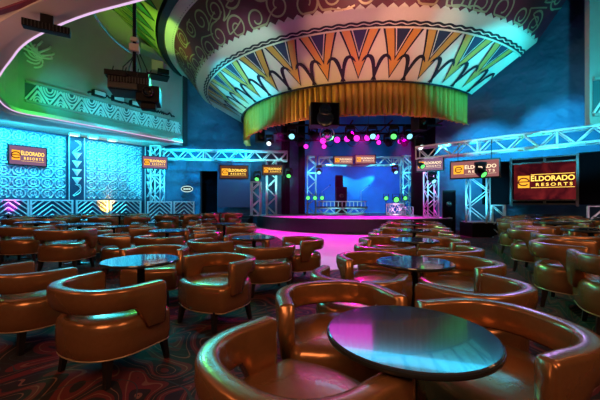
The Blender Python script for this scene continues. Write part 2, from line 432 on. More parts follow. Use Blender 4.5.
# low rear ceiling with a curved edge
HL = 4.75
edge = [(14.6, 5.3), (6, 5.25), (2, 4.9), (-1.35, 5.0), (-2.2, 5.2), (-2.95, 5.46), (-3.96, 5.8), (-5.2, 6.4), (-6.1, 6.95), (-6.9, 7.6), (-7.6, 8.15), (-8.25, 8.7), (-9.05, 9.4), (-9.75, 10.25), (-10.3, 11.0), (-10.62, 11.7), (-10.6, 12.15), (-10.2, 12.6), (-7.87, 16.1), (-6.6, 17.9)]
def smoothpts(p, it=2):
    for _ in range(it):
        q = [p[0]]
        for a, c in zip(p, p[1:]):
            q += [(.75*a[0]+.25*c[0], .75*a[1]+.25*c[1]), (.25*a[0]+.75*c[0], .25*a[1]+.75*c[1])]
        q.append(p[-1]); p = q
    return p
es = smoothpts(edge, 2)
outer = [(-9.0, 19.6)]+[pw(t, -.05) for t in (-1, -4, -8)]+[(-18.6, 9), (-18.6, -5), (14.6, -5)]
b = nb()
def slab(b, inner, outer, z0, z1):
    pts = inner+outer
    lo = [b.verts.new((x, y, z0)) for x, y in pts]; hi = [b.verts.new((x, y, z1)) for x, y in pts]
    eds = [b.edges.new((lo[i], lo[(i+1) % len(lo)])) for i in range(len(lo))]
    bmesh.ops.triangle_fill(b, use_beauty=True, edges=eds)
    eds = [b.edges.new((hi[i], hi[(i+1) % len(hi)])) for i in range(len(hi))]
    bmesh.ops.triangle_fill(b, use_beauty=True, edges=eds)
    for i in range(len(pts)):
        j = (i+1) % len(pts); b.faces.new((lo[i], lo[j], hi[j], hi[i]))
slab(b, es, outer, HL, HL+.16); struct('ceiling_low', b, 'ceilpaint')
b = nb(); polytube(b, [(x, y, HL+.0) for x, y in es], .022, 6)
tag(obj('neon_edge_light', b, 'e_neon_pink'), 'thin glowing neon line following the curved edge of the low ceiling', 'light')
# stepped moulding below the ceiling edge
b = nb()
off = []
for i, (x, y) in enumerate(es):
    a = Vector(es[max(0, i-1)]); c = Vector(es[min(len(es)-1, i+1)]); d = (c-a).normalized(); n = Vector((d.y, -d.x))
    off.append(((x, y), n))
for i in range(len(off)-1):
    (p, n), (q, m_) = off[i], off[i+1]
    # the moulding sits on the room side, away from the opening
    def P(pt, nn, o): return (pt[0]-nn.x*o, pt[1]-nn.y*o)
    for (o0, o1, z0, z1) in ((.25, .62, HL-.07, HL),):
        A = [P(p, n, o0), P(q, m_, o0), P(q, m_, o1), P(p, n, o1)]
        prism(b, A, z0, z1)
struct('trim_1', b, M['ceilpaint'])

# upper left wall rising through the opening
up = [(-7.15, 19.4), (-11.2, 12.65)]
back = smoothpts([(-11.2, 12.65), (-11.45, 12.0), (-11.1, 11.0), (-10.2, 9.9), (-8.9, 8.5), (-7.3, 7.2), (-5.6, 5.9), (-4.2, 5.25), (-2.9, 4.95), (0, 4.9), (14.5, 4.8)], 2)
b = nb(); wallseg(b, up[1], up[0], HL+.1, 10.95, .2); struct('wall_upper_left', b, 'plaster')
b = nb()
for p, q in zip(back, back[1:]): wallseg(b, q, p, HL+.1, 10.95, .1)
struct('wall_upper_rear', b, 'plaster')
b = nb(); wallseg(b, (-7.2, 19.45), (-7.05, 19.2), HL+.1, 10.9, .25); struct('wall_upper_return', b, 'darkwall')

# right upper wall fragment with frieze
b = nb(); wallseg(b, (10.2, 11.2), (14.6, 9.9), 4.1, 10.9, .3); struct('wall_upper_right', b, 'plaster')
b = nb(); wallseg(b, (10.1, 11.05), (14.6, 9.7), 4.0, 4.12, .5); struct('trim_2', b, 'plaster')

# ------------------------------------------------------------------ frieze builder (relief zigzag and arcs on a wall plane)
def frieze(name, p, q, z0, z1, period, off, label):
    p = Vector(p); q = Vector(q); L = (q-p).length; d = (q-p)/L; n = Vector((d.y, -d.x))
    t = thing(name, label, 'wall relief')
    def W(u, v, o): 
        c = p+d*u+n*(off+o); return Vector((c.x, c.y, v))
    b = nb()
    def bar(u0, v0, u1, v1, w, o=.05):
        a = Vector((u0, v0)); c = Vector((u1, v1)); e = (c-a)
        if e.length < 1e-4: return
        e.normalize(); s = Vector((-e.y, e.x))*w/2
        cs = [a+s, a-s, c-s, c+s]
        f = [b.verts.new(W(x.x, min(z1, max(z0, x.y)), o)) for x in cs]; g = [b.verts.new(W(x.x, min(z1, max(z0, x.y)), 0)) for x in cs]
        b.faces.new(f)
        for i in range(4): b.faces.new((f[i], g[i], g[(i+1) % 4], f[(i+1) % 4]))
    h = z1-z0; k = int(L/period)
    period = L/k
    for i in range(k):
        u = i*period; m_ = u+period/2
        for e in (0, .16):
            bar(u+e, z0, m_, z1-e*1.4, .07, .07); bar(m_, z1-e*1.4, u+period-e, z0, .07, .07)
        # arcs inside each tooth gap (hanging from the top)
        for rr in (.35, .6, .85):
            rad = rr*period*.42; pr = None
            for a in range(0, 181, 20):
                x = u+period+rad*math.cos(R(180+a)) ; y = z1+rad*math.sin(R(180+a))*.95*h/(period*.5)
                if pr and x < L: bar(pr[0], pr[1], x, y, .05, .06)
                pr = (x, y)
        for rr in (.3, .55):
            rad = rr*period*.30; pr = None
            for a in range(0, 181, 20):
                x = m_+rad*math.cos(R(a)); y = z0+rad*math.sin(R(a))*h/(period*.5)
                if pr: bar(pr[0], pr[1], x, y, .045, .05)
                pr = (x, y)
    obj('relief_pattern', b, 'white', t)
    b = nb(); cs = [W(0, z0, .0), W(L, z0, .0), W(L, z0, .012), W(0, z0, .012)]
    v0 = [b.verts.new(c) for c in cs]; v1 = [b.verts.new(c+Vector((0, 0, z1-z0))) for c in cs]
    b.faces.new(v0); b.faces.new(v1)
    for i in range(4): b.faces.new((v0[i], v0[(i+1) % 4], v1[(i+1) % 4], v1[i]))
    obj('backing_panel', b, 'tealpaint', t)
    b = nb()
    for zz, hh in ((z0-.10, .08), (z1+.02, .08)):
        cs = [W(0, zz, .0), W(L, zz, .0), W(L, zz, .14), W(0, zz, .14)]
        v0 = [b.verts.new(c) for c in cs]; v1 = [b.verts.new(c+Vector((0, 0, hh))) for c in cs]
        b.faces.new(v0); b.faces.new(v1)
        for i in range(4): b.faces.new((v0[i], v0[(i+1) % 4], v1[(i+1) % 4], v1[i]))
    obj('ledge', b, 'plaster', t)
    return t
UD = (Vector(up[0])-Vector(up[1])).normalized()
frieze('frieze', (-11.1, 12.82), (-7.25, 19.2), 5.52, 6.2, .82, .0, 'long cyan zigzag relief band along the upper left wall')
frieze('frieze', (10.25, 11.15), (14.0, 10.0), 4.45, 5.6, 1.1, .02, 'zigzag relief panel high at the right frame edge')
# leaf ornament on the curved end of the opening
orn = thing('wall_ornament', 'green-lit leafy relief ornament high on the curved left wall', 'wall relief', (-10.62, 12.95, 7.25), R(58.8))
b = nb()
for k in range(7):
    a = R(-70+140*k/6); ln = .55+.15*math.cos(a*1.5)
    pts = []
    for s in range(7):
        u = s/6; pts.append((math.sin(a)*ln*u+.12*math.sin(u*4+k), -.05-.04*math.sin(u*PI), math.cos(a)*ln*u))
    polytube(b, pts, .045, 5)
obj('leaf_cluster', b, 'white', orn, True)
b = nb()
for k in range(5):
    a = R(110+140*k/4); pts = []
    for s in range(8):
        u = s/7; rr = .5*u; pts.append((math.sin(a+u*1.6)*rr, -.05, math.cos(a+u*1.6)*rr))
    polytube(b, pts, .035, 5)
obj('scroll', b, 'white', orn, True)

# ------------------------------------------------------------------ relief panels on the left wall
def relief_panel(t0, t1, label):
    # height field of interlocking circles, .75 m cells
    b = nb(); cell = .52; L = (t1-t0)*PD.length; z0, z1 = 1.52, 4.68; hm = []
    nu = int(L/.032); nv = int((z1-z0)/.034); g = []
    for j in range(nv+1):
        row = []; hm.append([])
        for i in range(nu+1):
            u = L*i/nu; v = z0+(z1-z0)*j/nv
            h = 0
            for cx0 in (0, .5):
                cu = (u/cell+cx0) % 1-.5; cv = ((v-z0)/cell) % 1-.5
                r = math.hypot(cu, cv)*2
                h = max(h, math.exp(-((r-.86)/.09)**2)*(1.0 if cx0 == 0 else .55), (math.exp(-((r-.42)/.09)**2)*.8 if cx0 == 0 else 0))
            e = min(u, L-u, v-z0, z1-v); 
            if e < .06: h = 0
            hm[-1].append(h); x, y = pw(t0+u/PD.length, .03+.075*h); row.append(b.verts.new((x, y, v)))
        g.append(row)
    for j in range(nv):
        for i in range(nu):
            f = b.faces.new((g[j][i], g[j][i+1], g[j+1][i+1], g[j+1][i])); f.material_index = 1 if hm[j][i] > .42 else 0  # low faces take the painted recess shade, ridges stay silver
    t = obj('relief_panel', b, ['reliefshade', 'relief'], None, True); tag(t, label, 'wall panel')
    b = nb()
    for (ta, tb_, za, zb) in ((t0-.03, t1+.03, z0-.12, z0), (t0-.03, t1+.03, z1, z1+.05)):
        A = [pw(ta, .0), pw(tb_, 0), pw(tb_, .12), pw(ta, .12)]; prism(b, A, za, zb); obj('frame', b, 'frame_dark', t); b = nb()
    b.free()
    return t
def tpx(px):
    s = (px-300)/F; return (s*19.0+9.27)/(.79-s)
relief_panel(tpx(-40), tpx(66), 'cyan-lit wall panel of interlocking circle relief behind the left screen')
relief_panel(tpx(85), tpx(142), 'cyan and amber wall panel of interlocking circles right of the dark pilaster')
def pilaster(t0, t1, label):
    tm = (t0+t1)/2; c = pw(tm, .1); w = (t1-t0)*PD.length
    ang = math.atan2(PD.y, PD.x)
    p = thing('pilaster', label, 'pilaster', (c[0], c[1], 0), ang)
    b = nb(); bbox(b, -w/2, w/2, -.12, .1, TIER, 4.7, r=.02); obj('shaft', b, 'frame_dark', p)
    for k in range(4):
        b = nb(); z = 3.72-.42*k; s = w*.30
        v = [b.verts.new(x) for x in ((-s, -.125, z+.18), (s, -.125, z+.18), (0, -.125, z-.18), (0, -.24, z+.08))]
        for f in ((0, 1, 3), (1, 2, 3), (2, 0, 3), (0, 2, 1)): b.faces.new([v[i] for i in f])
        obj('stud', b, 'white', p)
    b = nb(); 
    for s in (-1, 1): bbox(b, s*w*.46-.02, s*w*.46+.02, -.15, -.1, TIER, 4.7, r=.005)
    obj('edge_strip', b, 'relief', p)
    for zz in (2.0, 4.2):
        b = nb(); polytube(b, [(w*.25*math.sin(a*.9), -.14, zz+.3*math.cos(a*.55)) for a in range(0, 12)], .02, 5); obj('scroll', b, 'relief', p)
    return p
pilaster(tpx(67), tpx(83.5), 'dark pilaster with four white pyramid studs between the wall panels')
pilaster(tpx(143.2), tpx(149.5), 'slim dark pilaster with white studs behind the corner truss')

# ------------------------------------------------------------------ chevron fence
def fence_panel(x0, y0, x1, y1, z0, z1, label):
    L = math.hypot(x1-x0, y1-y0); ang = math.atan2(y1-y0, x1-x0)
    f = thing('fence_panel', label, 'fence', (x0, y0, z0), ang, 'chevron fence panels along the left wall'); h = z1-z0
    b = nb(); box(b, 0, L, -.03, .03, h-.06, h); box(b, 0, L, -.03, .03, .08, .13); obj('rail', b, 'alu', f)
    for x in (.03, L-.03):
        b = nb(); box(b, x-.035, x+.035, -.04, .04, 0, h); obj('post', b, 'alu', f)
    b = nb(); n = 5
    for k in range(-4, n):
        zb = .13+(h-.19)*k/n*1.0
        for s in (-1, 1):
            # slats rise from the outer edge to the middle
            a = Vector((L/2+s*(L/2-.06), 0, zb+.06)); c = Vector((L/2+s*.0, 0, zb+L*.45))
            lo, hi = .13, h-.06
            # clip to the frame
            def clip(a, c):
                t0, t1 = 0.0, 1.0
                dz = c.z-a.z
                if dz == 0: return None
                ta, tb = (lo-a.z)/dz, (hi-a.z)/dz
                t0 = max(0, min(ta, tb)); t1 = min(1, max(ta, tb))
                return (a.lerp(c, t0), a.lerp(c, t1)) if t1 > t0+.02 else None
            r = clip(a, c)
            if r: tube(b, r[0], r[1], .026, 4)
    obj('chevron_slats', b, 'alu', f)
    b = nb(); box(b, .06, L-.06, .05, .07, .02, h-.08); obj('backing_board', b, 'frame_dark', f)
pxs = [-14, 28, 30, 72, 76, 107, 110, 140]
names = ['at the left frame edge', 'under the first relief panel', 'between dark pilaster and amber-lit panel', 'under the second relief panel']
def tpx2(px, off):
    s = (px-300)/F; n = Vector((1.0, -.79)).normalized()*off; p0 = PW+n
    t = (s*p0.y-p0.x)/(PD.x-s*PD.y); p = p0+PD*t; return (p.x, p.y)
for i in range(4):
    p = tpx2(pxs[2*i], .55); q = tpx2(pxs[2*i+1]+1, .55)
    fence_panel(p[0], p[1], q[0], q[1], TIER, 1.50, 'silver chevron fence panel %s' % names[i])
fence_panel(-8.45, 17.6, -7.15, 17.75, TIER, 1.45, 'silver chevron fence panel under the corner truss')
fence_panel(-7.05, 17.76, -5.95, 17.9, TIER, 1.45, 'silver chevron fence panel left of the doorway')

# ------------------------------------------------------------------ trusses
def truss(name, p, q, w, label, group=None, rc=.03, rb=.017, h=None, zaxis=None, bay=None, cat='truss'):
    p = Vector(p); q = Vector(q); L = (q-p).length; d = (q-p)/L
    t = thing(name, label, cat, tuple(p), 0, group)
    up_ = Vector((0, 0, 1)) if abs(d.z) < .9 else (zaxis or Vector((0, 1, 0)))
    a = d.cross(up_).normalized(); c = a.cross(d).normalized(); h = h or w
    cor = [a*sx*w/2+c*sy*h/2 for sx, sy in ((-1, -1), (1, -1), (1, 1), (-1, 1))]
    for k in cor:
        b = nb(); tube(b, k, k+d*L, rc, 8); obj('chord', b, 'alu', t, True)
    n = max(1, round(L/(bay or w*.95))); b = nb()
    for i in range(n):
        s0, s1 = L*i/n, L*(i+1)/n
        for j in range(4):
            A, B = cor[j], cor[(j+1) % 4]
            if (i % 2) ^ (j > 1): A, B = B, A
            tube(b, A+d*s0, B+d*s1, rb, 5)
            if i % 5 == 0: tube(b, cor[j]+d*s0, cor[(j+1) % 4]+d*s0, rb*1.3, 5)
    for j in range(4): tube(b, cor[j]+d*L, cor[(j+1) % 4]+d*L, rb, 5)
    obj('bracing', b, 'alu', t, True)
    if abs(d.z) > .9:
        b = nb(); e = w/2+.08
        box(b, -e, e, -e, e, 0, .03); obj('base_plate', b, 'alu', t)
    return t
def X(px, Y): return (px-300)/F*Y
def Z(py, Y): return CAMZ+(HOR-py)/F*Y
zr = Vector((.64, .77, 0)).normalized()
truss('roof_truss', (-7.95, 18.35, 4.15), (-.75, 18.7, 4.1), .52, 'long horizontal cyan truss above the doorway, left of stage', rc=.042, rb=.028)
truss('roof_truss', (10.6, 9.35, 3.55), (5.15, 13.9, 3.50), .50, 'long horizontal cyan truss running above the big display', rc=.042, rb=.028)
truss('truss_tower', (-8.2, 18.3, TIER), (-8.2, 18.3, 4.6), .55, 'truss tower in the left corner behind the small screen', rc=.042, rb=.028)
truss('truss_tower', (X(256, 17.9), 17.9, SZ), (X(256, 17.9), 17.9, Z(182, 17.9)), .5, 'short truss tower on the left end of the stage', rc=.042, rb=.028)
truss('truss_tower', (X(271.5, 18.7), 18.7, SZ), (X(271.5, 18.7), 18.7, 3.84), .55, 'truss tower on stage left carrying the long truss end', rc=.042, rb=.028)
truss('truss_tower', (X(311.5, 20.5), 20.5, SZ), (X(311.5, 20.5), 20.5, 4.35), .55, 'truss tower left of the disc jockey stage', rc=.042, rb=.028)
truss('truss_tower', (X(406, 20.3), 20.3, SZ), (X(406, 20.3), 20.3, 4.35), .55, 'truss tower right of the disc jockey stage', rc=.042, rb=.028)
truss('roof_truss', (X(319, 20.4), 20.4, 4.02), (X(400, 20.3), 20.3, 4.02), .5, 'horizontal truss over the stage carrying two small screens', rc=.042, rb=.028)
truss('truss_tower', (X(431, 14.5), 14.5, SZ), (X(431, 14.5), 14.5, 2.85), .48, 'truss tower at the right end of the stage', rc=.032, rb=.02)
truss('truss_tower', (X(478, 12.9), 12.9, .56), (X(478, 12.9), 12.9, 2.45), .72, 'wide truss tower on a black box left of the big display', rc=.034, rb=.02, zaxis=zr)
truss('truss_tower', (X(498, 12.5), 12.5, 0), (X(498, 12.5), 12.5, 1.25), .42, 'short truss leg under the left of the video wall', rc=.03, rb=.018, zaxis=zr)
truss('truss_tower', (X(597, 10.6), 10.6, TIER), (X(597, 10.6), 10.6, 1.22), .45, 'short pinkish truss leg under the right of the video wall', rc=.03, rb=.018, zaxis=zr)
truss('truss_tower', (X(408, 17.0), 17.0, SZ), (X(408, 17.0), 17.0, 1.15), .4, 'low truss stub by the stage wing', rc=.03, rb=.018)
# black plinth
b = nb(); bbox(b, X(478, 12.9)-.5, X(478, 12.9)+.5, 12.4, 13.4, 0, .56, r=.02)
tag(obj('plinth', b, 'black'), 'black box under the wide truss tower', 'plinth')
# dj desk
dj = thing('disc_jockey_desk', 'long truss-fronted performance desk in the middle of the stage', 'desk', (X(317.5, 19), 19, SZ))
Ld = X(367, 19)-X(317.5, 19)
for z in (.06, .40):
    for y in (0, .5):
        b = nb(); tube(b, (0, y, z), (Ld, y, z), .035, 8); obj('chord', b, 'alu', dj, True)
b = nb()
for i in range(8):
    s0, s1 = Ld*i/8, Ld*(i+1)/8
    for y in (0, .5): tube(b, (s0, y, .06 if i % 2 else .40), (s1, y, .40 if i % 2 else .06), .022, 5)
obj('bracing', b, 'alu', dj, True)
b = nb(); bbox(b, -.05, Ld+.05, -.05, .6, .44, .50, r=.01); obj('worktop', b, 'black', dj)
b = nb()
for i in range(13): tube(b, (.1+i*(Ld-.2)/12, .05, .5), (.1+i*(Ld-.2)/12, .05, .78), .03, 6)
tube(b, (0, .05, .80), (Ld, .05, .80), .03, 8)
obj('balustrade', b, 'alu', dj, True)
bo = thing('truss_podium', 'small pink-lit truss podium at the right of the stage', 'podium', (X(389, 18), 18, SZ))
wb = X(404, 18)-X(389, 18)
b = nb()
for x in (0, wb):
    for y in (0, .5): tube(b, (x, y, 0), (x, y, .66), .03, 8)
for z in (.05, .63):
    for y in (0, .5): tube(b, (0, y, z), (wb, y, z), .03, 8)
obj('frame', b, 'alu', bo, True)
b = nb()
for k in range(2):
    for y in (0, .5):
        tube(b, (wb*k/2, y, .05), (wb*(k+1)/2, y, .63), .02, 5); tube(b, (wb*(k+1)/2, y, .05), (wb*k/2, y, .63), .02, 5)
obj('bracing', b, 'alu', bo, True)
b = nb(); bbox(b, -.05, wb+.05, -.05, .55, .66, .70, r=.01); obj('top_board', b, 'white', bo)

# ------------------------------------------------------------------ speakers
def speaker(x, y, z, w, d, h, rz, label, lit=None):
    s = thing('loudspeaker', label, 'loudspeaker', (x, y, z), rz)
    b = nb(); bbox(b, -w/2, w/2, -d/2, d/2, 0, h, r=.015); obj('cabinet', b, 'black', s)
    b = nb(); bbox(b, -w*.44, w*.44, -d/2-.015, -d/2, h*.04, h*.96, r=.005); obj('grille', b, 'deepdark', s)
    b = nb()
    for zz, rr in ((h*.3, w*.3), (h*.68, w*.22)):
        prev = None
        m_ = Matrix.Translation((0, -d/2-.018, zz)) @ Matrix.Rotation(PI/2, 4, 'X')
        t = bmesh.new(); lathe(t, [(rr, 0), (rr*.9, .012), (rr*.4, 0), (0, .008)], 20); bmesh.ops.transform(t, matrix=m_, verts=t.verts[:])
        me = bpy.data.meshes.new('t'); t.to_mesh(me); t.free(); b.from_mesh(me); bpy.data.meshes.remove(me)
    obj('driver', b, 'gloss_black', s, True)
    return s
speaker(X(448.5, 14.6), 14.6, .0, .55, .5, 1.92, R(-20), 'tall black loudspeaker between two right truss towers')
speaker(X(341, 20.8), 20.8, SZ, .7, .6, 1.75, 0, 'dark speaker stack at the left of the stage backdrop')
speaker(X(339, 21.8), 21.8, SZ, .5, .5, 2.6, 0, 'slim tall loudspeaker behind the performance desk')
s1 = speaker(X(324, 12.3), 12.3, Z(127, 12.3), 1.1, .6, .86, R(5), 'dark green-lit box speaker hung in front of the gold valance')
b = nb(); tube(b, (-.3, 0, .86), (-.3, 0, 1.6), .012, 5); tube(b, (.3, 0, .86), (.3, 0, 1.6), .012, 5); obj('hanging_cable', b, 'cable', s1)
s2 = speaker(X(419, 13.3), 13.3, Z(131, 13.3), .42, .5, 1.1, R(20), 'narrow dark speaker hung before the right end of the valance')
b = nb(); tube(b, (0, 0, 1.1), (0, 0, 1.7), .012, 5); obj('hanging_cable', b, 'cable', s2)
s3 = speaker(X(260, 16.4), 16.4, Z(142, 16.4), .4, .4, .85, R(25), 'small teal-lit speaker hung under the left end of the valance')
b = nb(); tube(b, (0, 0, .85), (0, 0, 2.2), .012, 5); obj('hanging_cable', b, 'cable', s3)

# ------------------------------------------------------------------ screens with lettering
def text_mesh(body, size, ext=.004, bold=.0, space=1.0):
    cu = bpy.data.curves.new('lettering', 'FONT'); cu.body = body; cu.size = size; cu.extrude = ext; cu.align_x = 'LEFT'; cu.offset = bold; cu.space_character = space
    o = bpy.data.objects.new('tmp_text', cu); COL.objects.link(o)
    dg = bpy.context.evaluated_depsgraph_get(); me = bpy.data.meshes.new_from_object(o.evaluated_get(dg))
    bpy.data.objects.remove(o); bpy.data.curves.remove(cu); return me
def fit(me, x0, x1, z0, z1, y):
    xs = [v.co.x for v in me.vertices]; ys = [v.co.y for v in me.vertices]
    ax, bx = min(xs), max(xs); ay, by = min(ys), max(ys)
    for v in me.vertices:
        u = (v.co.x-ax)/(bx-ax); w = (v.co.y-ay)/(by-ay)
        v.co = Vector((x0+u*(x1-x0), y-v.co.z, z0+w*(z1-z0)))
def put(me, name, m, par):
    me.materials.clear(); me.materials.append(M[m]); me.name = name
    o = bpy.data.objects.new(name, me); COL.objects.link(o); o.parent = par; return o
def lettering(scr, w, h, y, tm, lm, big=False):
    """square e mark, ELDORADO over RESORTS, thin rules"""
    lx0, lx1 = (-.43*w, -.24*w) if big else (-.44*w, -.22*w)
    zc = 0.0; lh = .17*h if big else .27*h
    b = nb(); box(b, lx0, lx1, y-.012, y, zc-lh, zc+lh); lo = obj('logo_square', b, lm, scr)
    # the e as an arc with a bar
    b = nb(); cx = (lx0+lx1)/2; r = lh*.62; pts = [(cx+r*1.15*math.cos(R(a)), y-.018, zc+r*math.sin(R(a))) for a in range(0, 321, 16)]
    polytube(b, pts, r*.17, 5); tube(b, (cx-r*1.1, y-.018, zc), (cx+r*1.15, y-.018, zc), r*.14, 5); obj('mark', b, 'e_scr_red', lo)
    tx0, tx1 = lx1+.025*w, .45*w
    me = text_mesh('E', 1, .005, .02); fit(me, tx0, tx0+.055*w, zc+.01*h if big else zc+.02*h, zc+.17*h if big else zc+.26*h, y-.006); put(me, 'lettering', tm, scr)
    me = text_mesh('LDORADO', 1, .005, .02); fit(me, tx0+.065*w, tx1, zc+.01*h if big else zc+.02*h, zc+.15*h if big else zc+.24*h, y-.006); put(me, 'lettering', tm, scr)
    me = text_mesh('RESORTS', 1, .005, .015, 1.5); fit(me, tx0+.08*w, tx1-.03*w, zc-.13*h if big else zc-.22*h, zc-.045*h if big else zc-.07*h, y-.006); put(me, 'lettering', tm, scr)
    b = nb()
    for zz in ((zc+.195*h, zc-.17*h) if big else (zc-.30*h,)): box(b, tx0, tx1, y-.01, y, zz-.006*h, zz+.006*h)
    obj('rule', b, tm, scr)
def screen(x, y, z, w, h, rz, dm, tm, label, lm='e_logo', name='display_screen', depth=.09, hang=0):
    s = thing(name, label, 'screen', (x, y, z), rz)
    b = nb(); bbox(b, -w/2-.05, w/2+.05, 0, depth, -h/2-.05, h/2+.05, r=.012)
    obj('bezel', b, 'black', s)
    b = nb(); box(b, -w/2, w/2, -.008, 0.001, -h/2, h/2); obj('display', b, dm, s)
    lettering(s, w, h, -.008, tm, lm)
    if hang:
        b = nb()
        for sx in (-.35, .35): tube(b, (sx*w, depth/2, h/2), (sx*w, depth/2, h/2+hang), .015, 6)
        obj('hanger', b, 'black', s)
    return s
wang = math.atan2(PD.y, PD.x)
wp = pw(-4.27, .22)
sc = screen(wp[0], wp[1], Z(156, 14.6), 1.30, .82, wang, 'e_scr_pink', 'e_text', 'wall screen with orange lettering on the left relief panel')
b = nb(); tube(b, (0, .05, 0), (0, .3, 0), .05, 8); obj('wall_bracket', b, 'black', sc)
screen(X(155, 17.6), 17.6, Z(162.5, 17.6), 1.22, .62, R(28), 'e_scr_pink', 'e_text', 'small mauve screen on the left corner truss tower')
sd = screen(X(234, 18.9), 18.9, Z(172, 18.9), 1.62, .74, R(4), 'e_scr_brown', 'e_text', 'dark screen with orange lettering right of the doorway')
b = nb(); box(b, -.95, .95, .02, .2, -2.1, .55); obj('mounting_frame', b, 'frame_dark', sd)
screen(X(272.5, 18.3), 18.3, Z(170, 18.3), 1.12, .52, R(2), 'e_scr_brown', 'e_text', 'small dark screen hung on the stage-left truss')
screen(X(343.5, 19.95), 19.95, Z(160.2, 19.95), 1.16, .46, 0, 'e_scr_rose', 'e_textpale', 'left one of the two small screens over the stage')
screen(X(365.3, 19.95), 19.95, Z(159.4, 19.95), 1.22, .50, R(-3), 'e_scr_rose', 'e_textpale', 'right one of the two small screens over the stage')
screen(X(429.5, 13.5), 13.5, Z(164.5, 13.5), 1.04, .50, R(-32), 'e_scr_pink', 'e_textpale', 'pink and green lit screen above the right stage tower', hang=.35)
screen(X(474, 12.1), 12.1, Z(169, 12.1), 1.62, .62, R(-38), 'e_scr_rose', 'e_textpale', 'wide screen behind a moving light left of the video wall', hang=.75)
# video wall
va = math.atan2(-1, 1.195)
def vw(px):
    s = (px-300)/F; t = (10.2-s*11)/(s+1.195); return (10.2-1.195*t, 11+t)
c0 = vw(544.5); vr = thing('video_wall', 'large display between black panels on the right wall', 'video wall', (c0[0], c0[1], 0), va)
def ax(px):
    q = vw(px); v = Vector((q[0]-c0[0], q[1]-c0[1])); return v.dot(Vector((math.cos(va), math.sin(va))))
b = nb(); bbox(b, ax(482), ax(511), .02, .25, 1.28, 3.0, r=.01); obj('side_panel', b, 'deepdark', vr)
b = nb(); bbox(b, ax(578), ax(640), .02, .25, 1.28, 3.12, r=.01); obj('side_panel', b, 'deepdark', vr)
b = nb()
for xx in (ax(511), ax(577.5)): box(b, xx-.04, xx+.04, -.06, .12, 1.22, 3.1)
for zz in (1.30, 1.44, 2.86, 3.05): box(b, ax(511), ax(577.5), -.05, .1, zz-.025, zz+.025)
for zz0, zz1 in ((1.30, 1.44), (2.86, 3.05)): box(b, -.04, .04, -.05, .1, zz0, zz1)
obj('support_frame', b, 'stagelip', vr)
b = nb(); box(b, ax(511), ax(577.5), .06, .2, 1.32, 3.04); obj('backing', b, 'deepdark', vr)
hw = (ax(576.5)-ax(512.5))/2
dpl = obj('display', nb(), 'scr_big', vr)
b = nb(); box(b, -hw, hw, -.02, .06, -.68, .68); b.to_mesh(dpl.data); b.free(); dpl.location = (0, 0, 2.15)
lettering(dpl, 2*hw, 1.36, -.022, 'e_text', 'e_logo', True)

# oval sign on the drape
sg = thing('oval_sign', 'small oval sign glowing on the navy drape left of the doorway', 'sign', (X(187, 19.25), 19.25, Z(189, 19.25)), R(4))
b = nb(); pts = [(.34*math.cos(R(a)), 0, .17*math.sin(R(a))) for a in range(0, 361, 15)]; polytube(b, pts, .022, 6); obj('ring', b, 'e_white_soft', sg)
b = nb(); v = [b.verts.new((.33*math.cos(R(a)), .03, .16*math.sin(R(a)))) for a in range(0, 360, 15)]; w_ = [b.verts.new((.33*math.cos(R(a)), .08, .16*math.sin(R(a)))) for a in range(0, 360, 15)]
b.faces.new(v); b.faces.new(w_)
for i in range(24): b.faces.new((v[i], v[(i+1) % 24], w_[(i+1) % 24], w_[i]))
obj('plate', b, 'black', sg)
b = nb(); 
for i, k in enumerate((-.17, -.06, .05, .16)): box(b, k-.035, k+.035, .0, .03, -.05, .05)
obj('lettering', b, 'e_white_soft', sg)

# ------------------------------------------------------------------ ceiling drum
AX = Vector((3.24, 19.0))
def ring(phi, r, z):
    return Vector((AX.x+r*math.sin(phi), AX.y-r*math.cos(phi), z))
PH0, PH1 = R(-93), R(41)
R1, H1, R2, H2 = 6.6, 6.13, 8.4, 7.2
def revolve(b, prof, n, mi=0, p0=PH0, p1=PH1, mat_fn=None):
    rows_ = [[b.verts.new(ring(p0+(p1-p0)*i/n, r, z)) for i in range(n+1)] for r, z in prof]
    for k, (A, B) in enumerate(zip(rows_, rows_[1:])):
        for i in range(n):
            f = b.faces.new((A[i], A[i+1], B[i+1], B[i])); f.material_index = mat_fn(k, i) if mat_fn else mi
class Surf:
    def __init__(s, ra, za, rb, zb, off=.02):
        s.ra, s.za, s.rb, s.zb = ra, za, rb, zb; s.len = math.hypot(rb-ra, zb-za)
        d = Vector((rb-ra, zb-za)).normalized(); s.n = Vector((d.y, -d.x)); s.off = off   # outward and downward
    def p(s, phi, v, o=None):
        o = s.off if o is None else o
        u = v/s.len; r = s.ra+(s.rb-s.ra)*u+s.n.x*o; z = s.za+(s.zb-s.za)*u+s.n.y*o
        return ring(phi, r, z)
def surf_poly(b, S_, pts, mi, o=None, o2=0):
    f = [b.verts.new(S_.p(ph, v, o)) for ph, v in pts]; fc = b.faces.new(f); fc.material_index = mi
def surf_ribbon(b, S_, pts, w, mi, o=None, rm=None):
    """pts in metres (u along the arc at radius rm, v up the slope)"""
    rm = rm or (S_.ra+S_.rb)/2; L_ = []; R_ = []
    n = len(pts)
    for i in range(n):
        a = Vector(pts[max(0, i-1)]); c = Vector(pts[min(n-1, i+1)]); d = (c-a)
        if d.length < 1e-6: d = Vector((1, 0))
        d.normalize(); s_ = Vector((-d.y, d.x)); wi = (w(i/(n-1)) if callable(w) else w)/2
        p = Vector(pts[i])
        for lst, q in ((L_, p+s_*wi), (R_, p-s_*wi)):
            v = min(max(q.y, 0), S_.len); ph = q.x/rm; ph = min(max(ph, PH0), PH1)
            lst.append(b.verts.new(S_.p(ph, v, o)))
    for i in range(n-1):
        f = b.faces.new((L_[i], L_[i+1], R_[i+1], R_[i])); f.material_index = mi

drum = thing('ceiling_canopy', 'giant painted bowl-shaped canopy over the stage with chevrons and swirls', 'canopy', (0, 0, 0))
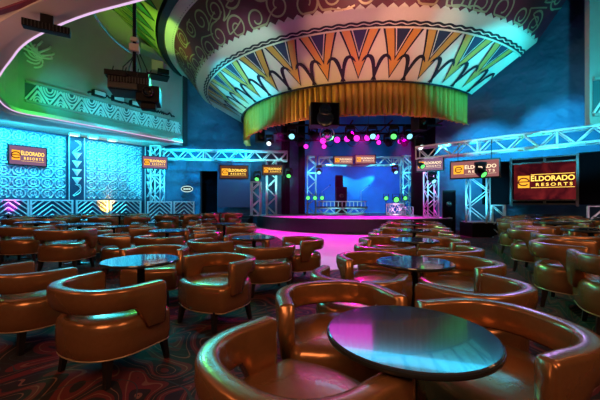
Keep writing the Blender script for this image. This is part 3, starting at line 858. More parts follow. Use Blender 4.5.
# chevron ring: base cream, gold V, black outline and inner triangle
b = nb()
Sf = Surf(R1, H1, R2, H2, .02)
prof = [(R1+(R2-R1)*k/4, H1+(H2-H1)*k/4) for k in range(5)]
revolve(b, prof, 96)
per = R(10.0); Lc = Sf.len
def vrad(v): return R1+(R2-R1)*v/Lc
k0 = math.floor(PH0/per); k1 = math.ceil(PH1/per)
def lerp(a, c, t): return a+(c-a)*t
for k in range(k0, k1+1):
    c = k*per+R(1.6)
    if c-per*.5 < PH0 or c+per*.5 > PH1: continue
    top = Lc*.99; apex = Lc*.10
    hw_ = per*.43
    # black outer V, subdivided in strips along the slope
    N_ = 6
    def vee(h0, h1, wo, wi, mi, o):
        # between outer half width wo at top and inner wi, apex heights h0/h1
        for s in (-1, 1):
            P_ = []
            for j in range(N_+1):
                t = j/N_
                po = (c+s*wo*t, lerp(h0, top, t)); P_.append(po)
            Q_ = []
            for j in range(N_+1):
                t = j/N_
                Q_.append((c+s*wi*t, lerp(h1, top, t)))
            for j in range(N_):
                surf_poly(b, Sf, [P_[j], P_[j+1], Q_[j+1], Q_[j]], mi, o)
    vee(apex-.12, apex+.0, hw_*1.10, hw_*.98, 1, .03)
    vee(apex, Lc*.45, hw_*.97, hw_*.50, 2, .025)
    vee(Lc*.42, Lc*.50, hw_*.53, hw_*.44, 1, .032)
    vee(Lc*.50, Lc*.56, hw_*.44, hw_*.38, 0, .030)
    surf_poly(b, Sf, [(c, Lc*.57), (c+hw_*.37, top), (c, top), (c-hw_*.37, top)], 3, .034)
    # flower motif between the Vs
    m_ = c+per/2
    if m_+per*.3 < PH1:
        um = m_*7.3
        surf_ribbon(b, Sf, [(um, 0), (um, Lc*.30)], .05, 1, .03, 7.3)
        for s in (-1, 1):
            pts = []
            for a in range(0, 11):
                t = a/10; pts.append((um+s*(.03+.50*t**1.7), Lc*(.06+.46*math.sin(t*PI*.72))))
            surf_ribbon(b, Sf, pts, lambda q: .13*math.sin(q*PI)**.6+.02, 1, .03, 7.3)
        surf_ribbon(b, Sf, [(um, Lc*.02), (um, Lc*.14)], lambda q: .22*(1-q)+.03, 1, .031, 7.3)
obj('chevron_band', b, ['cream', 'ink', 'gold', 'frame_dark'], drum)
b = nb(); revolve(b, [(R1+.03, H1-.02), (R1+.06, H1-.05), (R1+.02, H1-.09), (R1-.05, H1-.05), (R1-.02, H1)], 96); obj('lower_rim', b, 'ink', drum)
# wave band
R3, H3 = 8.95, 7.52
b = nb(); Sw = Surf(R2, H2, R3, H3, .02)
revolve(b, [(R2, H2-.03), (R2+.03, H2-.05), (R2+.05, H2)], 96)
revolve(b, [(R2, H2), ((R2+R3)/2, (H2+H3)/2), (R3, H3)], 96)
for vb, am, w_, mi_, o_ in ((.125, .022, .20, 1, .02), (.135, .026, .035, 0, .026)):
    pts = []; u = PH0*8.6
    while u < PH1*8.6:
        pts.append((u, vb+am*math.sin(u*2*PI/.42))); u += .05
    surf_ribbon(b, Sw, pts, w_, mi_, o_, 8.6)
# scalloped edge onto the swirl band
obj('wave_band', b, ['cream', 'ink'], drum)
R4, H4 = 10.0, 8.95
b = nb(); Ss = Surf(R3, H3, R4, H4, .02)
revolve(b, [(R3, H3), ((R3+R4)/2, (H3+H4)/2), (R4, H4)], 96)
rm = 9.4; rnd = random.Random(3)
# scallops
u = PH0*rm
while u < PH1*rm-.2:
    pts = [(u+.36, 0), (u+.30, .05), (u+.18, .13), (u+.06, .05), (u, 0)]
    f = [b.verts.new(Ss.p(min(max(p[0]/rm, PH0), PH1), max(0, p[1]), .012)) for p in pts]; fc = b.faces.new(f); fc.material_index = 2
    u += .36
# swirls
u = PH0*rm+.3; i = 0
while u < PH1*rm-.3:
    for v0 in (.42, 1.25):
        cu = u+rnd.uniform(-.12, .12)+(.37 if v0 > .5 else 0); cv = v0+rnd.uniform(-.16, .16); r0 = rnd.uniform(.34, .52); sg_ = rnd.choice((-1, 1)); a0 = rnd.uniform(0, 6.28)
        pts = []
        turns = rnd.uniform(1.3, 1.9)
        for j in range(36):
            t = j/35; a = a0+sg_*turns*2*PI*t; rr = r0*(1-.75*t)
            pts.append((cu+rr*math.cos(a), min(Ss.len-.03, max(.10, cv+rr*math.sin(a)))))
        surf_ribbon(b, Ss, pts, lambda q: .075*(1-.35*q), 1, .018+.004*(i % 3), rm)
        # linking stem
        a = a0; p = Vector((cu+r0*math.cos(a), min(Ss.len-.03, max(.1, cv+r0*math.sin(a)))))
        q = p+Vector((rnd.uniform(.5, .9), rnd.uniform(-.4, .4))); q.y = min(Ss.len-.06, max(.12, q.y))
        mm = (p+q)/2+Vector((0, rnd.uniform(-.15, .15)))
        pts = [tuple((1-t)*(1-t)*p+2*t*(1-t)*mm+t*t*q) for t in [x/10 for x in range(11)]]
        surf_ribbon(b, Ss, pts, .05, 1, .016, rm); i += 1
    u += .98
obj('swirl_band', b, ['maroon', 'swirl', 'cream'], drum)
R5, H5, R6, H6 = 10.42, 9.12, 10.72, 9.22
b = nb(); revolve(b, [(R4, H4), (R4+.02, H4-.03), (R5, H5)], 96); 
So = Surf(R4, H4, R5, H5, .02); rm = 10.0; u = PH0*rm
while u < PH1*rm-.2:
    pts = [(u+.10+.11*math.cos(R(a)), .09*math.sin(R(a))) for a in range(0, 181, 20)]
    f = [b.verts.new(So.p(min(max(p[0]/rm, PH0), PH1), max(0, p[1]), .03)) for p in pts]; fc = b.faces.new(f); fc.material_index = 1
    u += .21
obj('outer_cream_band', b, ['cream', 'ink'], drum)
b = nb(); revolve(b, [(R5, H5), (R5+.05, H5-.1), (R6, H6-.1), (R6, H6+.25)], 96); obj('outer_dark_rim', b, 'ink', drum)
# leaf-painted cone beyond the rim
Rl, Hl_, Rm_, Hm_ = 10.82, 9.25, 12.9, 11.0
b = nb(); Sl = Surf(Rl, Hl_, Rm_, Hm_, .02); revolve(b, [(Rl, Hl_), ((Rl+Rm_)/2, (Hl_+Hm_)/2), (Rm_, Hm_)], 60, p0=R(-88), p1=R(41))
rm = 11.8; u = R(-86)*rm
while u < R(38)*rm:
    for s in (-1, 1):
        for (wd, hh) in ((.48, 2.6), (.30, 1.9)):
            pts = [(u+s*wd*math.sin(PI*t)*(1-.3*t), .05+hh*t) for t in [x/12 for x in range(13)]]
            surf_ribbon(b, Sl, pts, .06, 1, .02, rm)
    # green blade fill
    A_ = [(u+.28*math.sin(PI*t)*(1-.3*t), .08+1.85*t) for t in [x/10 for x in range(11)]]; B_ = [(u-.28*math.sin(PI*t)*(1-.3*t), .08+1.85*t) for t in [x/10 for x in range(11)]]
    for j in range(10):
        surf_poly(b, Sl, [(A_[j][0]/rm, A_[j][1]), (A_[j+1][0]/rm, A_[j+1][1]), (B_[j+1][0]/rm-.0001, B_[j+1][1]), (B_[j][0]/rm-.0001, B_[j][1])], 2, .012)
    u += 1.0
obj('leaf_cone', b, ['leafyellow', 'ink', 'leafgreen'], drum)
# end cap of the shell on the right
b = nb()
vs = [ring(PH1, r, z) for r, z in ((R1, H1), (R2, H2), (R3, H3), (R4, H4), (R5, H5), (R6, H6), (R6, 10.98), (R1, 10.98))]
vv = [b.verts.new(v) for v in vs]; vw_ = [b.verts.new(v+Vector((-.05, .06, 0))) for v in vs]; b.faces.new(vv); b.faces.new(vw_)
for i in range(len(vs)): b.faces.new((vv[i], vv[(i+1) % len(vs)], vw_[(i+1) % len(vs)], vw_[i]))
obj('end_cap', b, 'darkwall', drum)
b = nb(); revolve(b, [(R1-.3, H1+.05), (R1-.3, 10.98)], 60); obj('inner_shell', b, 'darkwall', drum)

# gold pleated valance
b = nb(); n = 1500; prof = []
rows_ = []
for zi, (z, am) in enumerate(((H1+.02, .5), (H1-.25, .8), (5.5, 1.0), (5.1, 1.1), (4.82, 1.25))):
    row = []
    for i in range(n+1):
        ph = PH0+(PH1-PH0)*i/n; a = ph*6.55
        fold = (-.17*(1-abs(math.sin(a*PI/.25+.8*math.sin(a*1.7))))**1.3+.035*math.sin(a*2*PI/.61+1))*am
        zz = z+(.03*math.sin(a*2*PI/1.9)+.02*math.sin(a*2*PI/.27) if zi == 4 else 0)
        row.append(b.verts.new(ring(ph, R1-.12+fold, zz)))
    rows_.append(row)
for A, B in zip(rows_, rows_[1:]):
    for i in range(n): b.faces.new((A[i], A[i+1], B[i+1], B[i]))
val = obj('pleated_valance', b, 'curtain', None, True); tag(val, 'long gold pleated curtain valance hanging below the painted canopy', 'curtain')
md = val.modifiers.new('thickness', 'SOLIDIFY'); md.thickness = .012
# thin fringe of the valance
b = nb(); polytube(b, [ring(PH0+(PH1-PH0)*i/300, R1-.12, 4.81) for i in range(301)], .02, 5); obj('hem', b, 'curtain', val, True)

# side drapes of the stage opening
def drape(x0, y0, x1, y1, z0, z1, label, m='deepdark'):
    b = nb(); L = math.hypot(x1-x0, y1-y0); n = int(L*40)+8; A = []; B = []
    dx, dy = (x1-x0)/L, (y1-y0)/L
    for i in range(n+1):
        s = L*i/n; o = .06*math.sin(s*2*PI/.3)
        p = (x0+dx*s-dy*o, y0+dy*s+dx*o); A.append(b.verts.new((p[0], p[1], z0))); B.append(b.verts.new((p[0], p[1], z1)))
    for i in range(n): b.faces.new((A[i], A[i+1], B[i+1], B[i]))
    o = obj('stage_drape', b, m, None, True); tag(o, label, 'curtain')
    md = o.modifiers.new('thickness', 'SOLIDIFY'); md.thickness = .02
drape(-1.15, 19.75, .35, 20.9, SZ, 6.9, 'dark pleated drape at the left of the stage opening')
drape(7.05, 20.1, 6.75, 17.6, SZ, 6.9, 'dark pleated drape at the right of the stage opening')

# overhead rig above the stage
rig = thing('lighting_grid', 'dark lighting grid hanging above the stage under the canopy', 'lighting rig', (0, 0, 0))
b = nb()
for y in (15.0, 16.8, 18.6): tube(b, (-1.4, y, 5.02), (6.7, y, 5.02), .05, 8)
for x in (-1.2, .6, 2.4, 4.2, 5.4, 6.5): tube(b, (x, 14.5, 5.1), (x, 19.2, 5.1), .04, 8)
obj('pipe', b, 'black', rig, True)
b = nb()
for x in (-1.0, 1.5, 4, 6.5):
    for y in (15, 18.6): tube(b, (x, y, 5.1), (x, y, 10.9), .012, 5)
obj('suspension_cable', b, 'cable', rig, True)
b = nb()
rr_ = random.Random(5)
for k in range(12):
    x = rr_.uniform(-.2, 5.6); y = rr_.uniform(14.6, 19); pts = []
    x2 = x+rr_.uniform(-1.2, 1.2)
    for j in range(9):
        t = j/8; pts.append((x+(x2-x)*t, y, 5.0-.35*math.sin(PI*t)))
    polytube(b, pts, .018, 5)
obj('cable', b, 'cable', rig, True)

# ------------------------------------------------------------------ stage lights
def make_moving(name='moving_head_light'):
    t = thing(name, 'x', 'stage light')
    b = nb(); bbox(b, -.17, .17, -.13, .13, -.12, 0, r=.02); obj('base', b, 'black', t)
    b = nb(); bbox(b, -.21, -.17, -.06, .06, -.42, -.08, r=.01); bbox(b, .17, .21, -.06, .06, -.42, -.08, r=.01); bbox(b, -.21, .21, -.06, .06, -.15, -.11, r=.01); obj('yoke', b, 'black', t)
    b = nb(); m_ = Matrix.Translation((0, 0, -.38)) @ Matrix.Rotation(R(125), 4, 'X')
    q = bmesh.new(); lathe(q, [(0, -.2), (.10, -.2), (.14, -.1), (.16, .05), (.15, .17), (.13, .2), (.12, .17), (0, .165)], 20); bmesh.ops.transform(q, matrix=m_, verts=q.verts[:])
    me = bpy.data.meshes.new('t'); q.to_mesh(me); q.free(); b.from_mesh(me); bpy.data.meshes.remove(me)
    obj('head', b, 'black', t, True)
    return t
lens_me = {}
def lens(par, m, r=.115, tilt=125, z=-.38, fwd=.18):
    b = nb(); m_ = Matrix.Translation((0, 0, z)) @ Matrix.Rotation(R(tilt), 4, 'X')
    q = bmesh.new(); lathe(q, [(r, fwd-.005), (r*.8, fwd+.015), (0, fwd+.03)], 20); bmesh.ops.transform(q, matrix=m_, verts=q.verts[:])
    me = bpy.data.meshes.new('t'); q.to_mesh(me); q.free(); b.from_mesh(me); bpy.data.meshes.remove(me)
    return obj('lens', b, m, par, True)
def par_can(x, y, z, label, m='e_magenta', s=1.0, grp='magenta wash lights in a row over the stage'):
    t = thing('wash_light', label, 'stage light', (x, y, z), 0, grp); t.scale = (s,)*3
    b = nb(); m_ = Matrix.Translation((0, 0, -.3)) @ Matrix.Rotation(R(100), 4, 'X')
    q = bmesh.new(); lathe(q, [(0, -.25), (.12, -.22), (.17, 0), (.17, .12), (.15, .12), (.14, .05), (0, .04)], 20); bmesh.ops.transform(q, matrix=m_, verts=q.verts[:])
    me = bpy.data.meshes.new('t'); q.to_mesh(me); q.free(); b.from_mesh(me); bpy.data.meshes.remove(me); obj('housing', b, 'black', t, True)
    b = nb(); bbox(b, -.2, -.18, -.03, .03, -.32, 0, r=.004); bbox(b, .18, .2, -.03, .03, -.32, 0, r=.004); bbox(b, -.2, .2, -.03, .03, -.02, 0, r=.004); obj('bracket', b, 'black', t)
    lens(t, m, .14, 100, -.3, .06); return t
mv0 = make_moving(); first = [True]
def moving(x, y, z, rz, lm, label, scale=1.0, up=False):
    global mv0
    if first[0]: t = mv0; first[0] = False; t['label'] = label; t['group'] = 'stage lights'
    else:
        t = mv0.copy(); COL.objects.link(t)
        for ch in list(mv0.children):
            if ch.name.startswith('lens'): continue
            c = ch.copy(); COL.objects.link(c); c.parent = t
        t['label'] = label
    t.location = (x, y, z); t.rotation_euler = (0, PI if up else 0, rz); t.scale = (scale,)*3
    lens(t, lm)
    return t
moving(X(269.5, 18.2), 18.2, 5.25, R(-8), 'e_white', 'white glowing moving light hanging over the left truss end', 1.1)
moving(X(257.5, 18.0), 18.0, Z(171, 18), R(-8), 'e_green', 'green glowing light left of the small stage-left screen')
moving(X(289, 18.4), 18.4, Z(168, 18.4), R(-6), 'e_green', 'green glowing light at the right end of the left truss')
moving(X(319, 20.2), 20.2, 3.75, R(-4), 'e_cyan', 'cyan light under the left end of the stage truss')
moving(X(395, 20.0), 20.0, 3.75, R(10), 'e_cyan', 'cyan light under the right end of the stage truss')
moving(X(419, 13.9), 13.9, Z(137, 13.9), R(15), 'e_white', 'white glowing moving light above the right truss end')
moving(X(480.5, 11.75), 11.75, Z(162, 11.75), R(20), 'e_green', 'moving light silhouetted against the wide right screen', 1.0)
moving(X(432, 14.15), 14.15, Z(172, 14.15), R(15), 'e_cyan', 'dark moving light hung under the pink and green screen', .9)
moving(X(421, 13.7), 13.7, Z(158, 13.7), R(15), 'e_green', 'green light beside the pink and green screen', .8)
for k, px in enumerate((308, 315, 322)):
    par_can(X(px, 19.6), 19.6, 1.92, '%s of three green lights on stands left of the desk' % ('leftmost', 'middle', 'rightmost')[k], 'e_green', .8, 'green lights on stands')
    b = nb(); tube(b, (X(px, 19.6), 19.6, SZ), (X(px, 19.6), 19.6, 1.60), .02, 6); tube(b, (X(px, 19.6), 19.6, SZ), (X(px, 19.6), 19.6, SZ+.02), .16, 12)
    tag(obj('light_stand', b, 'black'), 'thin stand under the %s green light left of the desk' % ('leftmost', 'middle', 'rightmost')[k], 'stand')
for k, px in enumerate((386, 396, 405)):
    par_can(X(px, 19.6), 19.6, 1.92, '%s of three green lights on stands right of the desk' % ('leftmost', 'middle', 'rightmost')[k], 'e_green', 1.15 if k == 1 else .85, 'green lights on stands')
    b = nb(); tube(b, (X(px, 19.6), 19.6, SZ), (X(px, 19.6), 19.6, 1.60), .02, 6); tube(b, (X(px, 19.6), 19.6, SZ), (X(px, 19.6), 19.6, SZ+.02), .16, 12)
    tag(obj('light_stand', b, 'black'), 'thin stand under the %s green light right of the desk' % ('leftmost', 'middle', 'rightmost')[k], 'stand')
# magenta wash lamps in a row
wl = [(323, 140), (337, 139), (347, 138), (356.5, 137.5), (367, 137), (376, 136)]
nn = ['leftmost', 'second from left', 'third from left', 'third from right', 'second from right', 'rightmost']
for k, (px, py) in enumerate(wl):
    Yw = 17.0; par_can(X(px, Yw), Yw, Z(py, Yw)+.3, '%s of six magenta lamps in the row above the stage' % nn[k], s=1.15)
for k, (px, py, ph) in enumerate([(306, 147, 'far left above the stage truss'), (324, 147, 'below the mirror ball'), (378.5, 143, 'right of the magenta row'), (399.5, 142, 'far right above the stage truss')]):
    par_can(X(px, 17.6), 17.6, Z(py, 17.6)+.3, 'single magenta lamp %s' % ph, s=.9, grp='single magenta lamps over the stage')
rf = random.Random(11)
for k, (px, yy, lm) in enumerate(((292, 15, 'e_cyan'), (300, 16.8, 'black'), (313, 15, 'black'), (350, 15, 'black'), (372, 15, 'e_cyan'), (388, 16.8, 'black'), (394, 15, 'e_green'), (404, 16.8, 'black'), (408, 15, 'e_cyan'))):
    moving(X(px, yy), yy, 5.0, rf.uniform(-.6, .6), lm, '%s moving light along the dark overhead lighting grid' % ['first', 'second', 'third', 'fourth', 'fifth', 'sixth', 'seventh', 'eighth', 'ninth'][k], 1.15)['group'] = 'moving lights on the overhead grid'
b = nb(); tube(b, (X(318, 17), 17, 4.98), (X(382, 17), 17, 5.2), .04, 8)
tag(obj('light_bar', b, 'black'), 'black pipe carrying the row of magenta lamps', 'lighting bar')
# mirror ball with ring
mb = thing('mirror_ball', 'faceted mirror ball hanging left of the magenta lamps', 'mirror ball', (X(327, 16.4), 16.4, Z(134, 16.4)))
b = nb(); bmesh.ops.create_icosphere(b, subdivisions=3, radius=.27); obj('ball', b, mat('mirror_facets', (.8, .85, .85), .08, 1.0), mb)
b = nb(); tube(b, (0, 0, .27), (0, 0, 1.4), .012, 6); obj('hanging_cable', b, 'cable', mb)
b = nb(); pts = [(.36*math.cos(R(a)), 0, .36*math.sin(R(a))) for a in range(0, 361, 15)]; polytube(b, pts, .03, 6); obj('hoop', b, 'alu', mb, True)
# mic stands
for px, lab in ((322, 'left'), (361, 'right')):
    t = thing('microphone_stand', 'thin microphone stand on the %s of the stage' % lab, 'microphone stand', (X(px, 20.6), 20.6, SZ))
    b = nb(); lathe(b, [(0, .03), (.15, .025), (.15, 0), (0, 0)], 16); obj('base', b, 'black', t)
    b = nb(); tube(b, (0, 0, .02), (0, 0, 1.5), .014, 6); obj('pole', b, 'alu', t)
    b = nb(); tube(b, (0, 0, 1.45), (.5, 0, 1.85), .012, 6); obj('boom', b, 'alu', t)
    b = nb(); bmesh.ops.create_icosphere(b, subdivisions=2, radius=.04, matrix=Matrix.Translation((.52, 0, 1.87))); obj('microphone', b, 'black', t)

# ------------------------------------------------------------------ hung projector cluster (upper left)
Yp = 6.4
pj = thing('hanging_projector', 'bulky black projector cluster hanging on a pole at upper left', 'projector', (X(134.5, Yp), Yp, Z(88, Yp)), R(18))
b = nb(); bbox(b, -.42, .30, -.28, .28, -.14, .14, r=.03); bbox(b, .05, .48, -.20, .24, -.30, .02, r=.03); obj('body', b, 'black', pj)
b = nb(); bbox(b, -.46, -.08, -.34, .20, .10, .20, r=.015); bbox(b, -.30, .28, -.2, .2, .17, .26, r=.01); obj('upper_housing', b, 'black', pj)
b = nb(); bbox(b, -.40, .10, -.33, -.28, -.13, -.02, r=.01); obj('front_panel', b, 'stagelip', pj)
b = nb(); m_ = Matrix.Translation((.28, -.2, -.14)) @ Matrix.Rotation(PI/2, 4, 'X')
q = bmesh.new(); lathe(q, [(.10, 0), (.10, .12), (.085, .13), (.08, .08), (0, .07)], 24); bmesh.ops.transform(q, matrix=m_, verts=q.verts[:]); me = bpy.data.meshes.new('t'); q.to_mesh(me); q.free(); b.from_mesh(me); obj('lens', b, 'gloss_black', pj, True)
b = nb(); tube(b, (0, 0, .24), (0, 0, 6.9), .035, 10); obj('pole', b, 'black', pj, True)
b = nb(); bbox(b, -.09, .09, -.09, .09, .72, .86, r=.02); bbox(b, -.07, .07, -.07, .07, .92, 1.0, r=.02); obj('clamp', b, 'beige', pj)
b = nb()
for k in range(5):
    x = -.25+.12*k; polytube(b, [(x, .1, .2), (x*.9, .12, .45), (x*.3, .08, .6+.04*k), (.03, .03, .75)], .012, 5)
for k in range(4): tube(b, (-.38+.22*k, -.2, .12), (-.38+.22*k+.05, -.2, .32), .01, 5)
obj('cable', b, 'cable', pj, True)
b = nb()
for k in range(14): box(b, -.40+.05*k, -.375+.05*k, -.30, -.285, .0, .11)
obj('vent', b, 'stagelip', pj)
b = nb(); bbox(b, .12, .4, -.1, .1, -.42, -.30, r=.02); obj('lower_unit', b, 'black', pj)

# small box on the ledge under the leaf cone
Yl = 16.6
sp = thing('wall_projector', 'small beige box with dark snout on the ledge by the painted cone', 'projector', (X(157, Yl), Yl, Z(72, Yl)), R(30))
b = nb(); bbox(b, -.28, .28, -.25, .3, 0, .52, r=.03); obj('body', b, 'beige', sp)
b = nb(); bbox(b, .0, .55, -.35, -.1, -.12, .1, r=.03); obj('snout', b, 'black', sp)
b = nb(); bbox(b, -.5, .6, -.1, .7, -.2, -.12, r=.01); obj('shelf', b, 'black', sp)
# ledge under the leaf cone along the upper wall
b = nb(); A = Vector((-8.75, 16.4)); 
wallseg(b, (-8.72, 16.75), (-7.75, 18.35), 9.35, 9.65, -.6); struct('trim_3', b, 'plaster')

# ceiling wash fixture on the low ceiling
fx = thing('ceiling_wash_fixture', 'black louvred wash fixture under the low ceiling at upper left', 'light fixture', (X(47, 5.7), 5.7, HL-.28), R(30))
b = nb(); bbox(b, -.44, .44, -.10, .12, -.08, .05, r=.02); obj('housing', b, 'black', fx)
b = nb()
for k in range(13): box(b, -.40+.065*k, -.385+.065*k, -.13, -.10, -.07, .03)
obj('louvre', b, 'stagelip', fx)
b = nb(); bbox(b, -.12, .12, -.05, .05, .05, .22, r=.01); bbox(b, -.06, .06, -.06, .06, .20, .28, r=.01); obj('mount', b, 'black', fx)
fx.scale = (.78, .78, 1)
# track on the low ceiling
b = nb(); bbox(b, -2.1, 2.1, -.05, .05, -.04, 0, r=.01, mtx=Matrix.Translation((X(80, 5.2)+.1, 5.0, HL)) @ Matrix.Rotation(R(-20), 4, 'Z'))
tag(obj('ceiling_track', b, 'maroon'), 'long dark red strip fixed under the low ceiling at upper left', 'track')
# draped cable
b = nb(); pts = []
for j in range(15):
    t = j/14; px = 82+48*t; py = -6+58*t+8*math.sin(PI*t)*1.0; Yc = 5.2+3.2*t
    pts.append((X(px, Yc), Yc, Z(py, Yc)))
polytube(b, pts, .014, 6); tag(obj('cable', b, 'cable'), 'loose black cable sagging from the low ceiling edge', 'cable')
# small spot lamps along the light cove
for k, (px, yy) in enumerate(((74, 13.35), (93, 14.25), (112, 15.1))):
    ph = ['leftmost', 'middle', 'rightmost'][k]
    p = tpx2(px, 1.0)
    t = thing('cove_lamp', '%s of three small lamps under the cove above the relief panels' % ph, 'lamp', (p[0], p[1], HL-.02), wang, 'small lamps along the cove')
    b = nb(); bbox(b, -.2, .2, -.1, .1, -.14, -.02, r=.02); obj('housing', b, 'white', t)
    b = nb(); bbox(b, -.17, .17, -.08, .08, -.155, -.138, r=.004); obj('lens', b, 'e_warm', t)
# garland of cables and small lamps on the frieze ledge
b = nb(); g = random.Random(9); pts = []
for j in range(60):
    t = .30+.62*j/59; x = -11.1+(-7.25+11.1)*t; y = 12.82+(19.2-12.82)*t
    pts.append((x+.18+g.uniform(-.05, .05), y-.1+g.uniform(-.05, .05), 6.42+g.uniform(-.03, .12)))
polytube(b, pts, .05, 5); tag(obj('cable_bundle', b, 'cable'), 'dark bundle of cables lying on the frieze ledge', 'cable')
for k in range(4):
    t = .36+.12*k; x = -11.1+3.85*t+.25; y = 12.82+6.38*t-.15
    q = thing('ledge_floodlight', '%s dark floodlight from the left on the frieze ledge' % ['first', 'second', 'third', 'fourth'][k], 'stage light', (x, y, 6.3), R(60), 'floodlights on the frieze ledge')
    b = nb(); bbox(b, -.28, .28, -.12, .12, .05, .32, r=.02); obj('housing', b, 'black', q)
    b = nb(); bbox(b, -.24, .24, -.135, -.12, .09, .28, r=.004); obj('glass', b, 'relief', q)

# ------------------------------------------------------------------ lights
def spot(loc, target, col, e, ang=50, blend=.6, r=.15):
    l = bpy.data.lights.new('spot', 'SPOT'); l.color = col; l.energy = e; l.spot_size = R(ang); l.spot_blend = blend; l.shadow_soft_size = r
    o = bpy.data.objects.new('stage_spot', l); COL.objects.link(o); o.location = loc
    o.rotation_euler = (Vector(target)-Vector(loc)).to_track_quat('-Z', 'Y').to_euler(); return o
def area(loc, target, col, e, sx, sy=None):
    l = bpy.data.lights.new('area', 'AREA'); l.color = col; l.energy = e; l.shape = 'RECTANGLE'; l.size = sx; l.size_y = sy or sx
    o = bpy.data.objects.new('wash_area', l); COL.objects.link(o); o.location = loc
    o.rotation_euler = (Vector(target)-Vector(loc)).to_track_quat('-Z', 'Y').to_euler(); return o
def point(loc, col, e, r=.1):
    l = bpy.data.lights.new('point', 'POINT'); l.color = col; l.energy = e; l.shadow_soft_size = r
    o = bpy.data.objects.new('lamp_point', l); COL.objects.link(o); o.location = loc; return o
CY = (.05, .72, 1.0); BL = (.02, .30, 1.0); MG = (1.0, .03, .85); GR = (.08, 1.0, .22); WM = (1.0, .55, .25)
# left relief wall
for px, c, e in ((-10, (.02, .60, 1), 200), (40, (.02, .68, 1), 200), (100, (.03, .75, 1), 200), (135, (.03, .8, 1), 150)):
    p = tpx2(px, 1.7); q = tpx2(px, 0); area((p[0], p[1], 4.55), (q[0], q[1], 2.6), c, e*.5, 2.6, .25)
p = tpx2(108, .8); q = tpx2(102, 0); spot((p[0], p[1], .9), (q[0], q[1], 2.0), (1, .42, .03), 300, 80)
p = tpx2(12, .8); q = tpx2(10, 0); spot((p[0], p[1], .9), (q[0], q[1], 1.9), (1, .05, .7), 130, 55)
# fence wash
area((-8.2, 12.6, 3.6), (-10.5, 15.5, .8), (.02, .5, 1), 150, 2)
# upper left cove
area((-9.6, 11.9, 5.0), (-10.6, 13.4, 6.6), (.03, 1, .10), 24, 1.2, .6)
spot((-7.0, 9.5, 5.2), (-10.6, 13.2, 7.2), (.03, 1, .15), 22, 80)
spot((-7.6, 12.6, 5.2), (-9.2, 16.0, 5.6), (.02, .8, 1), 330, 55)
spot((-6.0, 15.0, 5.2), (-7.8, 18.3, 6.6), (.02, .8, .9), 260, 75)
spot((-9.1, 12.5, 5.0), (-10.4, 13.9, 5.9), (.0, .8, 1), 90, 60)
spot((-4.5, 13.0, 5.2), (-7.0, 15.0, 10.2), (.45, 1, .08), 900, 42)
spot((-7.2, 9.0, 5.2), (-9.6, 14.5, 8.8), (.30, .45, .22), 50, 60)
# low ceiling
area((-6.5, 4.0, 3.0), (-6.5, 6.0, 4.7), (1.0, .5, .40), 38, 3)
# canopy
spot((-4.5, 10.5, 3.6), (-2.4, 14.8, 6.6), (.02, .72, 1), 2100, 42)
spot((-3.0, 8.5, 4.4), (-1.5, 13.6, 7.9), (.45, .9, .8), 560, 44)
spot((1.2, 6.5, 4.6), (2.2, 11, 7.3), (1, .42, .30), 460, 52)
spot((4.0, 6.8, 4.6), (3.9, 11, 7.0), (1, .48, .30), 380, 45)
spot((9.0, 8.5, 3.6), (7.0, 12.6, 6.7), (.02, .80, 1), 1700, 46)
spot((6.5, 7.0, 4.4), (6.0, 11.4, 7.6), (.3, .8, .8), 420, 50)
spot((-6.5, 10.0, 5.0), (-5.6, 15.5, 8.2), (.30, 1, .50), 200, 50)
# valance
spot((-5.2, 11.4, 3.4), (2.6, 12.6, 5.4), (1, .60, .08), 1100, 40)
spot((6.6, 9.5, 2.8), (3.4, 12.6, 5.3), (1, .50, .06), 130, 50)
spot((9.3, 10.2, 2.6), (7.0, 13.6, 5.4), (.05, 1, .35), 520, 32)
spot((-4.6, 13.2, 2.8), (-2.4, 16.2, 5.5), (.4, 1, .12), 420, 34)
# stage back
for x, c, e in ((1.2, (.0, .30, 1), 520), (3.8, (.0, .30, 1), 200), (6.4, (.0, .30, 1), 520)):
    spot((x, 21.2, 4.5), (3.6+(x-3.6)*.9, 24.5, 2.4), c, e, 75, .7)
spot((2.0, 24.15, 4.0), (5.0, 24.62, 2.1), (.05, .9, 1), 1000, 30, .6, .05)
spot((6.7, 24.15, 4.0), (3.7, 24.62, 2.1), (.05, .9, 1), 1000, 30, .6, .05)
for xx in (1.0, 3.2, 5.4): spot((xx, 16.6, 4.9), (xx-.3, 15.2, .6), (1, .0, .6), 2000, 66, .5)
spot((3.6, 17.2, 4.8), (3.0, 24.5, 5.6), MG, 300, 40)
spot((1.4, 20.0, 4.0), (4.6, 20.6, 2.2), (.05, .8, 1), 1300, 14, .3, .05)
spot((6.2, 20.0, 4.0), (3.2, 20.6, 2.2), (.05, .8, 1), 1300, 14, .3, .05)
spot((2.2, 16.2, 4.9), (-1.9, 17.8, 3.2), (.05, 1, .1), 1800, 9, .3, .05)
# dance floor magenta
DM = (1.0, .0, .62)
spot((2.6, 15.0, 4.9), (.8, 12.0, 0), DM, 1250, 82, .4)
spot((1.8, 11.6, 4.7), (.9, 9.0, 0), DM, 950, 75, .5)
spot((-1.0, 15.5, 4.9), (-1.2, 14.2, 0), DM, 950, 70, .5)
spot((-.3, 12.0, 4.6), (.45, 6.9, 0), (.1, .9, 1), 420, 16, .5)
